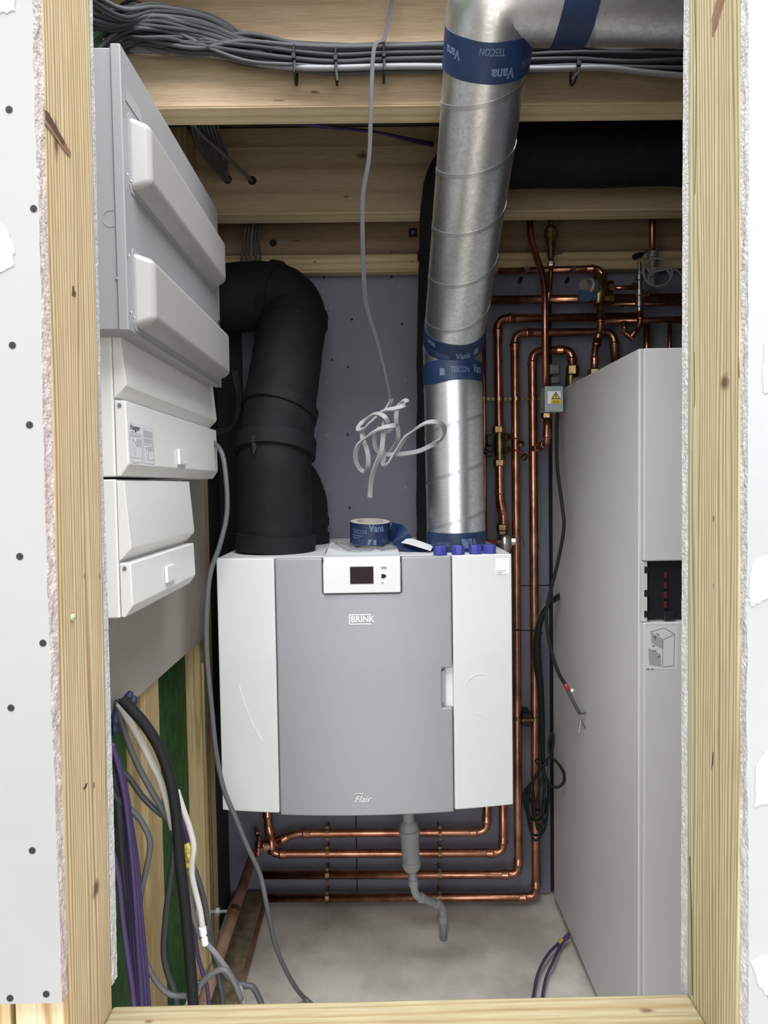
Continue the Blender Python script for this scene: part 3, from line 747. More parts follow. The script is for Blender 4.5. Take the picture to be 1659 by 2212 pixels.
# ------------------------------------------------------------------ black insulated ducts
def foam_duct(nm, pts, r, label, rings, mt='foam_black', n=56):
    t = thing(nm, pts[0], label, 'duct')
    sp = spline(pts, 16)
    mb = MB().tube(sp, r, n)
    for v in mb.v: v += noise.noise_vector(v*9.0)*.0030 + noise.noise_vector(v*34.0)*.0011
    mb.build('sleeve', mt, t, smooth='all')
    L_ = [0]
    for a, c in zip(sp, sp[1:]): L_.append(L_[-1]+(c-a).length)
    for (s, wd, dr, tilt) in rings:
        d = s*L_[-1]; i = max(k for k in range(len(sp)) if L_[k] <= d+1e-9); i = min(i, len(sp)-2)
        p = sp[i].lerp(sp[i+1], (d-L_[i])/max(1e-6, L_[i+1]-L_[i])); ax = (sp[min(i+2, len(sp)-1)]-sp[max(i-1, 0)]).normalized()
        ax = (ax + Vector((tilt, 0, 0))).normalized()
        MB().lathe([(-wd/2, r*.985), (-wd/2+.002, r+dr), (wd/2-.003, r+dr), (wd/2, r*.985)], p, ax, n).build('collar', mt, t, smooth=True)
    return t, sp
pa = Vector(P(596, 1180, 1.86)); pa.z = zu1
A = [pa, P(594, 1060, 1.86), P(594, 985, 1.865), P(604, 890, 1.91), P(621, 760, 1.99), P(631, 690, 2.03), P(612, 652, 2.04), P(565, 640, 2.05), Vector((-.47, 2.05, P(520, 648, 2.05).z)), Vector((-.508, 2.05, P(520, 648, 2.05).z))]
fd, sp = foam_duct('insulated_duct', A, .101, 'thick black foam insulated duct bending from unit top to left wall', [(.025, .05, .009, .05), (.285, .050, .011, 0), (.40, .034, .008, .15), (.70, .035, .006, .1), (.80, .03, .006, .05)])
# torn gash in the sleeve
p = P(548, 960, 1.762)
b = MB()
b.prism([p+Vector((x, 0, z)) for x, z in ((-.004, .02), (.004, .026), (.002, .008), (.008, -.006), (.001, -.024), (-.002, -.03), (-.004, -.01))], (0, .010, 0)).build('tear', 'hole_black', fd)
MB().prism([p+Vector((x, -.002, z)) for x, z in ((-.008, .012), (.003, .016), (.005, .010), (-.006, .002))], (0.002, .006, 0)).build('torn_flap', 'foam_black', fd, bevel=.001)
pb = Vector(P(655, 1168, 2.10)); pb.z = zu1
foam_duct('insulated_elbow', [pb, P(655, 1110, 2.10), P(650, 1075, 2.10), P(632, 1040, 2.11), P(600, 1022, 2.12), P(540, 1015, 2.13)], .078, 'short black foam elbow behind the thick insulated duct', [(.05, .04, .004, 0), (.2, .03, .003, 0)])
pc = Vector(P(956, 1172, 2.08)); pc.z = zu1
foam_duct('insulated_riser', [pc, P(958, 1000, 2.06), P(962, 760, 2.0), P(968, 560, 1.92), P(974, 450, 1.87), P(990, 385, 1.85), P(1040, 342, 1.85), P(1120, 335, 1.85), P(1300, 333, 1.85), P(1460, 330, 1.85), P(1560, 350, 1.85), P(1590, 440, 1.85), P(1592, 520, 1.85)], .083, 'slim black insulated duct behind the silver duct, turning right under the joists', [(.42, .03, .004, 0)])

# ------------------------------------------------------------------ consumer units and grey distribution cabinet on the left board
def fuse_box(nm, label, Y0, Y1, z0, z1, zm, latch, group=None):
    t = thing(nm, (XB, (Y0+Y1)/2, z0), label, 'fuse box')
    xj = -.424
    MB().box(XB+.0005, xj, Y0, Y1-.004, z0, z1).build('base', 'box_white', t, bevel=.003)
    def pr(pts, name, y0=Y0+.002, y1=Y1):
        b = MB(); b.prism([(x, y0, z) for x, z in pts], (0, y1-y0, 0)); return b.build(name, 'box_white', t, bevel=.0022)
    pr([(xj+.001, z1-.002), (xj+.013, z1-.003), (xj+.0215, zm+.026), (xj+.0205, zm+.021), (xj+.003, zm+.003), (xj+.001, zm+.003)], 'upper_cover')
    pr([(xj+.001, zm-.001), (xj+.0195, zm-.002), (xj+.0215, z0+.020), (xj+.008, z0+.001), (xj+.001, z0+.001)], 'lower_cover')
    p = (xj+.010, Y0+.0018, zm-.010)
    MB().lathe([(0, .0036), (.0012, .0036), (.0016, .0015)], p, (0, -1, 0), 12).build('cover_screw', 'screw_steel', t)
    # latch and its tiny lettering, both on the lower cover's sloping face
    f0, f1 = Vector((xj+.0195, 0, zm-.002)), Vector((xj+.0215, 0, z0+.020)); dn = (f1-f0).normalized()
    q = f0 + dn*((f1-f0).length*latch[1])
    w_, h_ = .050, .031
    u, v = Vector((0, 1, 0)), -dn; nrm = u.cross(v).normalized()
    o = Vector((q.x, latch[0], q.z)) + nrm*.0005
    b = MB(); b.prism([o, o+u*w_, o+u*w_+v*h_, o+v*h_], nrm*.006)
    l = b.build('latch', 'box_white', t, bevel=.0015)
    lettering('hager', .0045, plane_fn(o+nrm*.0067+u*.012+v*.004, u, v), 'print_white', l, bold=.01, width=.034)
    return t, f0, dn, nrm
zz = lambda px, py: P(px, py, 1.09).z
t1, f0, dn, nrm = fuse_box('fuse_box', 'long white fuse box with an instruction sticker, below the grey cabinet', 1.09, 1.70, zz(252, 1030), zz(252, 703), zz(258, 862), (1.355, .93))
# instruction sticker with the maker's name, small print and two framed drawings
u, v = Vector((0, 1, 0)), -dn
s0 = Vector((f0.x, 1.098, f0.z)) + dn*.103 + nrm*.0006
SW, SH = .120, .070
MB().prism([s0, s0+u*SW, s0+u*SW+v*SH, s0+v*SH], nrm*.0003).build('sticker', 'sticker', t1)
st = lambda a, c: s0 + u*a*1.04 + v*c*.593 + nrm*.0006
lettering(':hager', .0088, plane_fn(st(.004, .098), u, v), 'print_black', t1, bold=.02, width=.048)
b = MB()
def rule(a0, c0, a1, c1, w_=.0010):
    a_, c_ = Vector((a0, c0)), Vector((a1, c1)); d = (c_-a_).normalized()*w_/2; nn = Vector((-d.y, d.x))
    b.quad(st(*(a_-nn)), st(*(c_-nn)), st(*(c_+nn)), st(*(a_+nn)))
for (a0, c0, a1, c1) in ((.003, .008, .055, .088), (.062, .006, .112, .062)):
    rule(a0, c0, a1, c0); rule(a1, c0, a1, c1); rule(a1, c1, a0, c1); rule(a0, c1, a0, c0)
rule(.003, .020, .055, .020)
rs = random.Random(3)
def textlines(a0, a1, ctop, n, pit):
    for k in range(n):
        a = a0
        while a < a1-.003:
            w_ = rs.uniform(.003, .009); rule(a, ctop-k*pit, min(a+w_, a1), ctop-k*pit, .0013); a += w_+.0014
textlines(.005, .036, .092, 1, .003); textlines(.006, .052, .083, 2, .0035); textlines(.030, .053, .072, 6, .0038); textlines(.064, .074, .107, 1, .003)
textlines(.064, .110, .101, 6, .0034); textlines(.064, .110, .078, 4, .0034); textlines(.084, .110, .056, 4, .0036); textlines(.006, .040, .004, 1, .003); textlines(.084, .110, .018, 1, .003)
for (ax_, cx_, sc_) in ((.012, .050, 1.0), (.072, .036, .85)):
    pl = [(0, .020), (.004, .016), (.001, .004), (.006, -.002), (.003, -.012), (.008, -.022), (.014, -.016), (.012, -.004), (.017, .004), (.012, .012), (.008, .019), (0, .020)]
    for a_, c_ in zip(pl, pl[1:]): rule(ax_+a_[0]*sc_, cx_+a_[1]*sc_, ax_+c_[0]*sc_, cx_+c_[1]*sc_, .0012)
b.build('small_print', 'print_grey', t1)
t2, *_ = fuse_box('fuse_box', 'short white fuse box, lowest on the grey backing board', 1.09, 1.468, zz(266, 1336), zz(262, 1035), zz(266, 1215), (1.258, .82))

# grey metal distribution cabinet
XF = -.375; YG0, YG1 = 1.034, 1.643
zg1, zg0 = P(290, 92, YG0).z, P(302, 713, YG0).z
G = thing('distribution_cabinet', (XB, 1.34, zg0), 'tall grey steel distribution cabinet with two pale bulging doors', 'cabinet')
MB().box(XB+.0005, XF-.016, YG0+.004, YG1-.004, zg0+.002, zg1-.004).build('casing', 'cabinet_grey', G, bevel=.002)
MB().box(XF-.0155, XF, YG0, YG1, zg0, zg1).build('front_plate', 'cabinet_grey', G, bevel=.002)
def bulge(pn, pf, y0, y1, z0, z1):
    o = MB().box(XF-.004, XF+.030, y0, y1, z0, z1)
    # taper the outer face
    for i, vv in enumerate(o.v):
        if vv.x > XF:
            vv.y += .012 if vv.y < (y0+y1)/2 else -.012; vv.z += .014 if vv.z < (z0+z1)/2 else -.010
    d = o.build('door', 'door_white', G, bevel=.010, seg=4)
    MB().prism([(XF+.0002, a, c) for a, c in ((y0-.003, z0+.006), (y0+.004, z0-.004), (y1-.004, z0-.004), (y1+.003, z0+.006), (y1+.003, z1-.004), (y1-.004, z1+.003), (y0+.004, z1+.003), (y0-.003, z1-.004))], (.0012, 0, 0)).build('gasket', 'print_grey', d)
    return d
d1 = bulge(0, 0, 1.058, 1.600, P(318, 410, 1.06).z, P(318, 245, 1.06).z)
d2 = bulge(0, 0, 1.058, 1.618, P(322, 708, 1.06).z, P(322, 540, 1.06).z)
MB().box(XF, XF+.006, 1.13, 1.155, P(322, 540, 1.06).z+.001, P(322, 540, 1.06).z+.008).build('hinge_pin', 'hole_black', d2)
MB().box(XF+.001, XF+.004, 1.62, 1.628, P(480, 695, 1.62).z-.005, P(480, 695, 1.62).z+.003).build('catch', 'hole_black', G)
MB().box(XF+.0005, XF+.001, 1.05, 1.12, zg1-.075, zg1-.055).build('vent_slot', 'print_grey', G)
for (x, y) in ((278, 553), (252, 602), (283, 675), (290, 687), (275, 378), (283, 392)):
    p = P(x, y, YG0+.0035); MB().lathe([(0, .002), (.0012, .002), (.0016, .001)], p, (0, -1, 0), 10).build('rivet', 'screw_steel', G)
p = P(240, 472, YG0+.0036); pts = [p + Vector((math.cos(a)*.0125, 0, math.sin(a)*.0125)) for a in [2*math.pi*i/28 for i in range(28)]]
MB().tube(pts, .0004, 4, closed=True).build('knockout_ring', 'print_grey', G)

# ------------------------------------------------------------------ grey tower cabinet on the right
XT = .572; YT0, YT1 = 1.45, 2.20; zt1 = CAM.z + .286
TW = thing('heat_pump_tower', (XT+.3, 1.8, 0), 'tall grey floor-standing heat pump cylinder cabinet on the right', 'heating unit')
MB().box(XT, XT+.59, YT0+.020, YT1, .035, zt1).build('casing', 'tower_grey', TW, bevel=.003)
MB().box(XT+.02, XT+.57, YT0+.04, YT1-.02, .0, .036).build('plinth', 'hole_black', TW)
tz = lambda py: P(1430, py, YT0).z
zq0, zq1 = tz(1342), tz(1213)
xq = P(1401, 1280, YT0).x
MB().box(XT+.004, XT+.586, YT0, YT0+.0195, zq1+.001, zt1-.003).build('upper_door', 'tower_grey', TW, bevel=.003)
MB().box(XT+.004, XT+.586, YT0, YT0+.0195, .04, zq0-.003).build('lower_door', 'tower_grey', TW, bevel=.003)
MB().box(XT+.003, xq, YT0+.006, YT0+.0195, zq0-.002, zq1).build('frame_strip', 'tower_grey', TW, bevel=.001)
MB().box(XT+.54, XT+.586, YT0+.006, YT0+.0195, zq0-.002, zq1).build('frame_strip', 'tower_grey', TW, bevel=.001)
rc = MB().box(xq, XT+.54, YT0+.0165, YT0+.0198, zq0, zq1).build('service_opening', 'tower_dark', TW)
for y in (1231, 1282, 1327): MB().box(xq-.007, xq+.002, YT0+.0048, YT0+.0195, tz(y+7), tz(y-7)).build('clip_slot', 'tower_dark', TW)
for y in (1242, 1264, 1285, 1306):
    p = P(1437, y, YT0+.014); MB().box(p.x-.003, p.x+.003, YT0+.010, YT0+.017, p.z-.007, p.z+.007).build('red_terminal', 'red_dim', TW, bevel=.001)
p = P(1445, 1330, YT0+.012); MB().box(p.x-.012, p.x+.012, YT0+.008, YT0+.017, p.z-.010, p.z+.009).build('terminal_block', 'black_plastic', TW, bevel=.002)
# service diagram sticker
def tp(px, py, off): v_ = P(px, py, YT0); return Vector((v_.x, YT0-off, v_.z))
MB().prism([tp(1395, 1446, .0001), tp(1464, 1446, .0001), tp(1464, 1352, .0001), tp(1395, 1352, .0001)], (0, -.0003, 0)).build('sticker', 'sticker_clear', TW)
b = MB()
b.poly([tp(1405, 1365, .0008), tp(1432, 1380, .0008), tp(1431, 1402, .0008), tp(1407, 1388, .0008)]).poly([tp(1400, 1399, .0008), tp(1427, 1413, .0008), tp(1428, 1440, .0008), tp(1402, 1435, .0008)])
b.build('diagram_panels', 'print_grey', TW)
b = MB()
for (a, c) in (((1405, 1365), (1434, 1356)), ((1434, 1356), (1457, 1370)), ((1457, 1370), (1433, 1381)), ((1457, 1370), (1455, 1438)), ((1455, 1438), (1430, 1440)), ((1432, 1381), (1431, 1438))):
    b.tube([tp(a[0], a[1], .0007), tp(c[0], c[1], .0007)], .0004, 4)
for (a, c) in (((1410, 1376), (1416, 1374)), ((1416, 1374), (1415, 1382)), ((1408, 1396), (1414, 1394)), ((1410, 1406), (1417, 1405)), ((1419, 1420), (1425, 1417)), ((1417, 1368), (1424, 1372)), ((1396, 1445), (1403, 1445)), ((1406, 1445), (1411, 1445))):
    b.tube([tp(a[0], a[1], .0010), tp(c[0], c[1], .0010)], .0007, 4)
b.build('diagram_lines', 'print_black', TW)
# ------------------------------------------------------------------ copper pipework
PIPES = {}
def pipe(label, pts, r, rad=.035, mt='copper', sleeve=True, clips=(), n=16, group='copper pipes'):
    path, ends = fillet(pts, rad)
    o = MB().tube(path, r, n).build('copper_pipe', mt, smooth='all'); tag(o, label, 'pipe', group)
    if sleeve:
        for (p, d) in ends:
            MB().lathe([(-.002, r+.0002), (-.001, r+.0018), (.002, r+.0034), (.005, r+.0034), (.008, r+.0016), (.022, r+.0016), (.024, r+.0002)], p, d, n).build('elbow_collar', mt, o, smooth=True)
    for (p, ax) in clips:
        p = Vector(p); ax = Vector(ax)
        k = MB().lathe([(-.006, r+.0002), (-.006, r+.0025), (.006, r+.0025), (.006, r+.0002)], p, ax, n)
        sdv = ax.cross(Vector((0, 1, 0))).normalized()
        for sg in (-1, 1): k.box(p.x+sdv.x*sg*(r+.006)-.005, p.x+sdv.x*sg*(r+.006)+.005, p.y-.004, p.y+.004, p.z+sdv.z*sg*(r+.006)-.005, p.z+sdv.z*sg*(r+.006)+.005)
        k.tube([p+Vector((0, r, 0)), Vector((p.x, YW-.0003, p.z))], .004, 8)
        k.build('pipe_clip', 'brass', o)
    return o
Yp = 2.205
r28, r22, r15 = .0137, .0110, .0072
def Q(px, py, Y=Yp): return P(px, py, Y)
clipx = (707, 950)
hc = lambda y: [(Q(x, y), (1, 0, 0)) for x in clipx]
vc = lambda x: [(Q(x, 862), (0, 0, 1))]
# the nested runs below and right of the ventilation unit
pipe('copper pipe turning up at right, topmost horizontal run under the ventilation unit', [Q(1052, 1690), Q(1051, 1797), Q(632, 1800), Q(592, 1824), Q(552, 1826)], r28, clips=hc(1799))
pipe('copper pipe, second horizontal run down under the ventilation unit', [Q(1086, 1690), Q(1087, 1842), Q(588, 1844), Q(586, 1812), Q(579, 1780), Q(577, 1745)], r28, clips=hc(1843))
pipe('tall copper pipe with a top bend over the wall, third run from the floor up', [Q(1329, 790), Q(1326, 717), Q(1112, 719), Q(1120, 1889), Q(566, 1890)], r28, clips=hc(1889.5)+vc(1114))
pipe('rightmost tall copper pipe with a narrow top hook, lowest run along the floor', [Q(1236, 792), Q(1234, 756), Q(1150, 758), Q(1158, 1938), Q(572, 1940)], r28, clips=hc(1939)+vc(1151))
# left standing pipe with the double test valve
pv = pipe('copper pipe with a double brass test valve beside the silver duct', [Q(1378, 684), Q(1075, 688), Q(1080, 1082), Q(1087, 1112), Q(1088, 1150)], r28, clips=vc(1078))
pipe('thin copper pipe running up right beside the silver duct', [Q(1048, 1200), Q(1044, 590)], r15, clips=[(Q(1045.5, 862), (0, 0, 1))])
pipe('short copper spur leaving the floor run behind the grey cable', [Q(552, 1790, 2.22), Q(560, 1812, 2.16), Q(556, 1850, 2.14)], r15)
pipe('upper copper pipe above the shelf-high wall board, left end capped', [Q(1064, 648), Q(1520, 642)], r28)
pipe('copper pipe just below the joist batten with lever taps', [Q(1076, 586), Q(1300, 580), Q(1302, 618)], r22)
pipe('copper pipe behind the tower cabinet, just above its rear edge', [Q(1300, 694, 2.16), Q(1520, 690, 2.16)], r22)
pipe('copper pipe between the mixing valve and the right edge', [Q(1318, 657, 2.14), Q(1520, 655, 2.14)], r15)
pipe('copper pipe above the mixing valve heading right', [Q(1318, 622, 2.16), Q(1378, 621, 2.16)], r15)
pipe('upright copper stub behind the tower cabinet, left of its twin', [Q(1397, 696, 2.18), Q(1397, 800, 2.18)], r22)
pipe('upright copper stub behind the tower cabinet, right of its twin', [Q(1447, 692, 2.18), Q(1446, 800, 2.18)], r15)
pipe('copper pipe dropping from the mixing valve into the tower cabinet', [Q(1297, 655, 2.1), Q(1297, 710, 2.1), Q(1284, 760, 2.09), Q(1284, 806, 2.08)], r22, rad=.02)
pipe('crooked copper pipe dropping through the joists to the grey junction box', [P(1144, 452, 2.10), P(1146, 520, 2.09), P(1177, 606, 2.06), P(1178, 850, 2.02)], .0100, rad=.05, sleeve=False)
pipe('thin copper pipe joining the crooked pipe below the air vent', [P(1190, 560, 2.075), P(1190, 610, 2.075), P(1183, 650, 2.066)], r15, rad=.03, sleeve=False)
pipe('short copper elbow below the grey junction box', [P(1181, 905, 2.03), P(1181, 958, 2.04), P(1166, 966, 2.11), P(1154, 969, 2.19)], .0105, rad=.02)
pipe('hooked thin copper pipe under the small brass valves', [P(1384, 664, 2.08), P(1382, 705, 2.08), P(1362, 728, 2.085), P(1350, 718, 2.09), P(1348, 700, 2.09)], r15, rad=.025)
# pipes along the floor at the left
zA = .19; xA = P(553, 1870, 2.2).x
pipe('dull copper pipe clipped above the floor along the left wall', [Vector((xA-.01, 2.2, zA)), Vector((xA-.012, .78, zA))], .0155, mt='copper_dull', sleeve=False)
pipe('stained copper pipe lying on the floor along the left wall', [Vector((P(567, 1965, 2.2).x, 2.19, .024)), Vector((P(567, 1965, 2.2).x-.004, .78, .022))], .0137, mt='copper_dull', sleeve=False)
pipe('upright stub rising from the dull left wall pipe to the branch', [Vector((xA-.008, 2.2, zA)), P(560, 1832, 2.2), P(580, 1828, 2.2)], r22, mt='copper_dull', rad=.03)
c = PX(505, 1982, xA-.012); c = Vector((xA-.012, c.y, zA))
st_ = thing('pipe_bracket', (-.50, c.y, zA), 'bright steel bolt bracket holding the dull pipe to the left stud', 'bracket')
MB().tube([Vector((-.512, c.y, zA+.002)), Vector((xA-.026, c.y, zA+.002))], .005, 10).build('bolt', 'screw_steel', st_)
MB().lathe([(0, .013), (.010, .013)], (-.490, c.y, zA+.002), (1, 0, 0), 6).build('nut', 'screw_steel', st_)
MB().lathe([(-.009, .0165), (-.009, .0185), (.009, .0185), (.009, .0165)], (xA-.012, c.y, zA), (0, 1, 0), 18).build('ring', 'brass', st_)

# ------------------------------------------------------------------ valves and fittings
def hexnut(t, p, ax, r, h, mt='brass', nm='nut'):
    return MB().lathe([(-h/2, r*.9), (-h/2+.002, r), (h/2-.002, r), (h/2, r*.9)], p, ax, 6).build(nm, mt, t)
Z = Vector((0, 0, 1))
tv = thing('test_valve', Q(1079, 1000), 'brass double test valve with two red strapped caps', 'valve')
MB().lathe([(-.055, .0145), (-.03, .0165), (-.01, .019), (.01, .019), (.03, .0165), (.055, .0145)], Q(1079, 966), Z, 18).build('body', 'brass', tv, smooth=True)
hexnut(tv, Q(1078, 928), Z, .0215, .022); hexnut(tv, Q(1080, 1000), Z, .0215, .022)
for (x, y, x2, y2) in ((1088, 947, 1124, 960), (1088, 974, 1131, 986)):
    a = P(x-6, y+2, Yp); e = a + Vector((.020, -.045, .006))
    nz = MB().lathe([(0, .009), (.02, .009), (.022, .012), (.042, .012), (.043, .007)], a, (e-a), 16).build('test_port', 'brass', tv, smooth=True)
    MB().lathe([(.0431, .0065), (.0436, .0065)], a, (e-a), 16).build('port_bore', 'hole_black', nz)
    q = P(x2, y2, 2.13)
    s_ = MB().tube(spline([a+(e-a)*.7+Vector((.012, 0, 0)), P((x+x2)/2+6, (y+y2)/2-7, 2.14), q+Vector((-.004, 0, .012))]), .0022, 8).build('strap', 'red_plastic', tv, smooth='all')
    MB().lathe([(0, .012), (.008, .012), (.010, .009)], q, Vector((.35, -.5, .8 if y < 960 else -.4)), 16).build('cap', 'brass', s_, smooth=True)
for (dx, y) in ((-15, 950), (-24, 975)):
    p = P(1072+dx*.2, y, Yp-.004); MB().box(p.x-.028, p.x-.006, p.y-.012, p.y+.012, p.z-.017, p.z+.017).build('handle', 'black_plastic', tv, bevel=.004)
p = P(1052, 977, Yp-.01); MB().lathe([(0, .006), (.02, .010), (.03, .007)], p+Vector((.018, 0, 0)), (-1, 0, .1), 10).build('knob', 'black_plastic', tv)
bv = thing('ball_valve', Q(1090, 1205), 'chrome ball valve with red lever behind the unit\'s right corner', 'valve')
hexnut(bv, Q(1086, 1139), Z, .021, .02); hexnut(bv, Q(1086, 1150), Z, .018, .014)
MB().lathe([(-.075, .014), (-.06, .014), (-.03, .019), (-.012, .027), (.005, .028), (.02, .022), (.026, .017)], Q(1090, 1172), Z, 20).build('body', 'chrome', bv, smooth=True)
MB().lathe([(0, .014), (.012, .014), (.014, .019), (.028, .019), (.030, .015)], Q(1095, 1169), (1, -.15, 0), 18).build('side_port', 'chrome', bv, smooth=True)
p = Q(1072, 1170, 2.17); MB().ribbon([p, p+Vector((-.02, -.015, .005)), p+Vector((-.05, -.02, -.002))], .012, .003, Vector((0, 1, .3))).build('lever', 'red_plastic', bv)
MB().lathe([(0, .007), (.02, .007)], Q(1078, 1170, 2.185), (-.6, -.6, 0), 10).build('lever_spindle', 'chrome', bv)
# union where the hooked pipe meets the tower
un = thing('union_valve', Q(1236, 830, 2.2), 'brass union valve under the narrow copper hook', 'valve')
hexnut(un, Q(1236, 800), Z, .021, .03); MB().lathe([(-.03, .013), (-.02, .018), (.015, .018), (.02, .014)], Q(1233, 822), Z, 16).build('body', 'brass', un, smooth=True)
MB().lathe([(0, .011), (.03, .013), (.045, .013)], Q(1236, 824, 2.19), (.8, -.5, .1), 12).build('spigot', 'valve_grey', un, smooth=True)
nt_ = thing('pipe_nut', P(1284, 806, 2.08), 'brass hexagon nut where the drop pipe enters the tower', 'fitting')
hexnut(nt_, P(1284, 806, 2.08), Z, .020, .024, nm='hexagon'); MB().lathe([(-.022, .010), (-.004, .012)], P(1284, 806, 2.08), Z, 14).build('ferrule', 'brass', nt_)
wbk = thing('wall_bracket', P(1196, 810, YW), 'small grey plastic wall bracket above the junction box', 'bracket')
p = P(1196, 800, YW); MB().box(p.x-.017, p.x+.017, YW-.02, YW-.0003, p.z-.016, p.z+.020).build('plate', 'valve_grey', wbk, bevel=.006)
MB().lathe([(0, .008), (.004, .008)], (p.x-.003, YW-.02, p.z+.002), (0, -1, 0), 14).build('plug', 'print_grey', wbk)
p = P(1198, 822, YW); MB().box(p.x-.016, p.x+.014, YW-.02, YW-.0003, p.z-.012, p.z+.010).build('foot', 'valve_grey', wbk, bevel=.003)
mv = thing('mixing_valve', P(1292, 655, 2.15), 'bronze thermostatic mixing valve with a grey knob and blue cap', 'valve')
o_ = P(1293, 625, 2.13)
MB().lathe([(-.052, .013), (-.045, .016), (-.024, .022), (0, .030), (.02, .027), (.03, .018), (.045, .015)], o_, Z, 20).build('body', 'brass', mv, smooth=True)
kd = (P(1250, 612, 2.06)-o_).normalized()
MB().lathe([(.015, .020), (.035, .024), (.040, .027), (.062, .025), (.064, .019), (.085, .015)], o_, kd, 20).build('knob', 'valve_grey', mv, smooth=True)
MB().lathe([(0, .013), (.022, .013), (.024, .020), (.050, .019), (.052, .014)], P(1284, 641, 2.11), (-.9, -.35, -.02), 18).build('blue_cap', 'cable_blue', mv, smooth=True)
MB().lathe([(0, .013), (.018, .013), (.020, .019), (.034, .019)], P(1300, 620, 2.13), (1, 0, 0), 6).build('outlet_nut', 'brass', mv)
MB().lathe([(0, .013), (.018, .013), (.020, .019), (.034, .019)], P(1300, 645, 2.13), (1, 0, 0), 6).build('outlet_nut', 'brass', mv)
av = thing('air_vent', P(1190, 560, 2.075), 'small brass automatic air vent standing on the thin riser', 'air vent')
MB().lathe([(0, .007), (.012, .007), (.014, .011), (.05, .011), (.052, .015), (.066, .015), (.070, .021), (.095, .021), (.105, .012), (.112, .006), (.125, .006)], P(1190, 566, 2.075), Z, 18).build('body', 'brass', av, smooth=True)
p = P(1194, 553, 2.065); MB().ribbon([p, p+Vector((.010, -.008, .004)), p+Vector((.028, -.010, .006))], .008, .003, Vector((0, 1, 0))).build('lever', 'black_plastic', av)
hexnut(av, P(1190, 570, 2.075), Z, .011, .014, 'chrome')
for k, (x, y) in enumerate(((1131, 583), (1232, 583))):
    lt = thing('lever_tap', P(x, y, 2.19), ('left' if k == 0 else 'right')+' one of two small chrome lever taps under the joist batten pipe', 'tap', 'lever taps')
    p = P(x+4, y+1, 2.185); q = P(x-8, y+24, 2.15)
    MB().lathe([(0, .008), (.03, .008)], p+Vector((0, .01, 0)), (0, -1, 0), 12).build('stem', 'chrome', lt)
    MB().ribbon(spline([p+Vector((0, -.012, 0)), p.lerp(q, .4)+Vector((-.004, -.012, 0)), q+Vector((0, 0, .02))]), .008, .003, Vector((1, 0, .3))).build('lever', 'chrome', lt)
    MB().lathe([(-.02, .003), (-.014, .006), (.008, .006), (.013, .003)], q, (q-p), 10).build('grip', 'black_plastic', lt)
fv = thing('filling_valve', P(1382, 662, 2.08), 'small chrome filling valve chain with pale hose, above the tower', 'valve')
b = MB().lathe([(-.012, .009), (0, .009), (.002, .013), (.016, .013), (.018, .009), (.034, .009), (.036, .013), (.052, .013), (.054, .008), (.080, .008), (.082, .012), (.096, .012), (.098, .006), (.135, .006)], P(1381, 664, 2.08), Z, 14)
b.build('body', 'chrome', fv, smooth=True)
for (x, y, d) in ((1381, 620, (-1, -.3, .2)), (1384, 640, (1, -.2, .2))):
    MB().lathe([(0, .005), (.014, .005), (.016, .008), (.024, .008)], P(x, y, 2.08), d, 10).build('tap', 'brass', fv)
iv = thing('isolating_valve', P(1409, 620, 2.12), 'brass isolating valve with a black lever high at right', 'valve')
MB().lathe([(-.03, .010), (0, .010), (.002, .016), (.03, .016), (.032, .012), (.06, .012), (.062, .016), (.08, .016)], P(1409, 600, 2.12), Z, 14).build('body', 'valve_grey', iv, smooth=True)
MB().tube([P(1409, 395, 2.12), P(1409, 560, 2.12)], .010, 12).build('tail_pipe', 'copper', iv, smooth='all')
MB().tube(spline([P(1406, 538, 2.10), P(1396, 543, 2.08), P(1375, 555, 2.07)]), .004, 8).build('lever_arm', 'chrome', iv)
MB().lathe([(0, .006), (.012, .010), (.035, .009)], P(1388, 549, 2.075), P(1366, 557, 2.06)-P(1388, 549, 2.075), 10).build('lever', 'black_plastic', iv)
lp = []
for k, (cx_, cy_, ra, rb) in enumerate(((1421, 588, 31, 30), (1425, 600, 24, 21))):
    for i in range(17):
        a = 2*math.pi*i/16 + 2.6
        lp.append(P(cx_+ra*math.cos(a), cy_-rb*math.sin(a), 2.04+.012*k+.0006*i))
hs = MB().tube(spline([P(1384, 592, 2.06)] + lp + [P(1452, 580, 2.05), P(1474, 598, 2.06), P(1490, 640, 2.07)], 3), .0034, 8).build('hose', 'cable_pale', smooth='all')
tag(hs, 'thin pale hose coiled in two rings above the tower', 'hose')

# grey junction box with warning label
jb = thing('junction_box', P(1197, 892, 2.0), 'small grey junction box with a yellow warning label', 'junction box')
a, c = P(1177, 890, 1.985), P(1217, 833, 1.985)
MB().box(a.x, c.x, 1.985, 2.04, a.z, c.z).build('body', 'junction_grey', jb, bevel=.003)
fb = lambda px, py, off=.0008: Vector((P(px, py, 1.985).x, 1.985-off, P(px, py, 1.985).z))
lb = MB().poly([fb(1183, 872), fb(1211, 872), fb(1211, 845), fb(1183, 845)]).build('label', 'print_white', jb)
MB().poly([fb(1190, 872, .0012), fb(1211, 872, .0012), fb(1211, 863.5, .0012), fb(1190, 863.5, .0012)]).build('yellow_field', 'warn_yellow', lb)
MB().poly([fb(1190.5, 862.5, .0012), fb(1211, 862.5, .0012), fb(1200.5, 846, .0012)]).build('triangle_border', 'print_black', lb)
MB().poly([fb(1193.5, 860.7, .0016), fb(1208, 860.7, .0016), fb(1200.6, 849.3, .0016)]).build('triangle', 'warn_yellow', lb)
MB().poly([fb(1201.8, 850.5, .002), fb(1198.4, 856.3, .002), fb(1200.6, 856.2, .002), fb(1199.4, 860.3, .002), fb(1203.2, 854.8, .002), fb(1201.2, 854.8, .002), fb(1203, 851, .002)]).build('flash', 'print_black', lb)
b = MB()
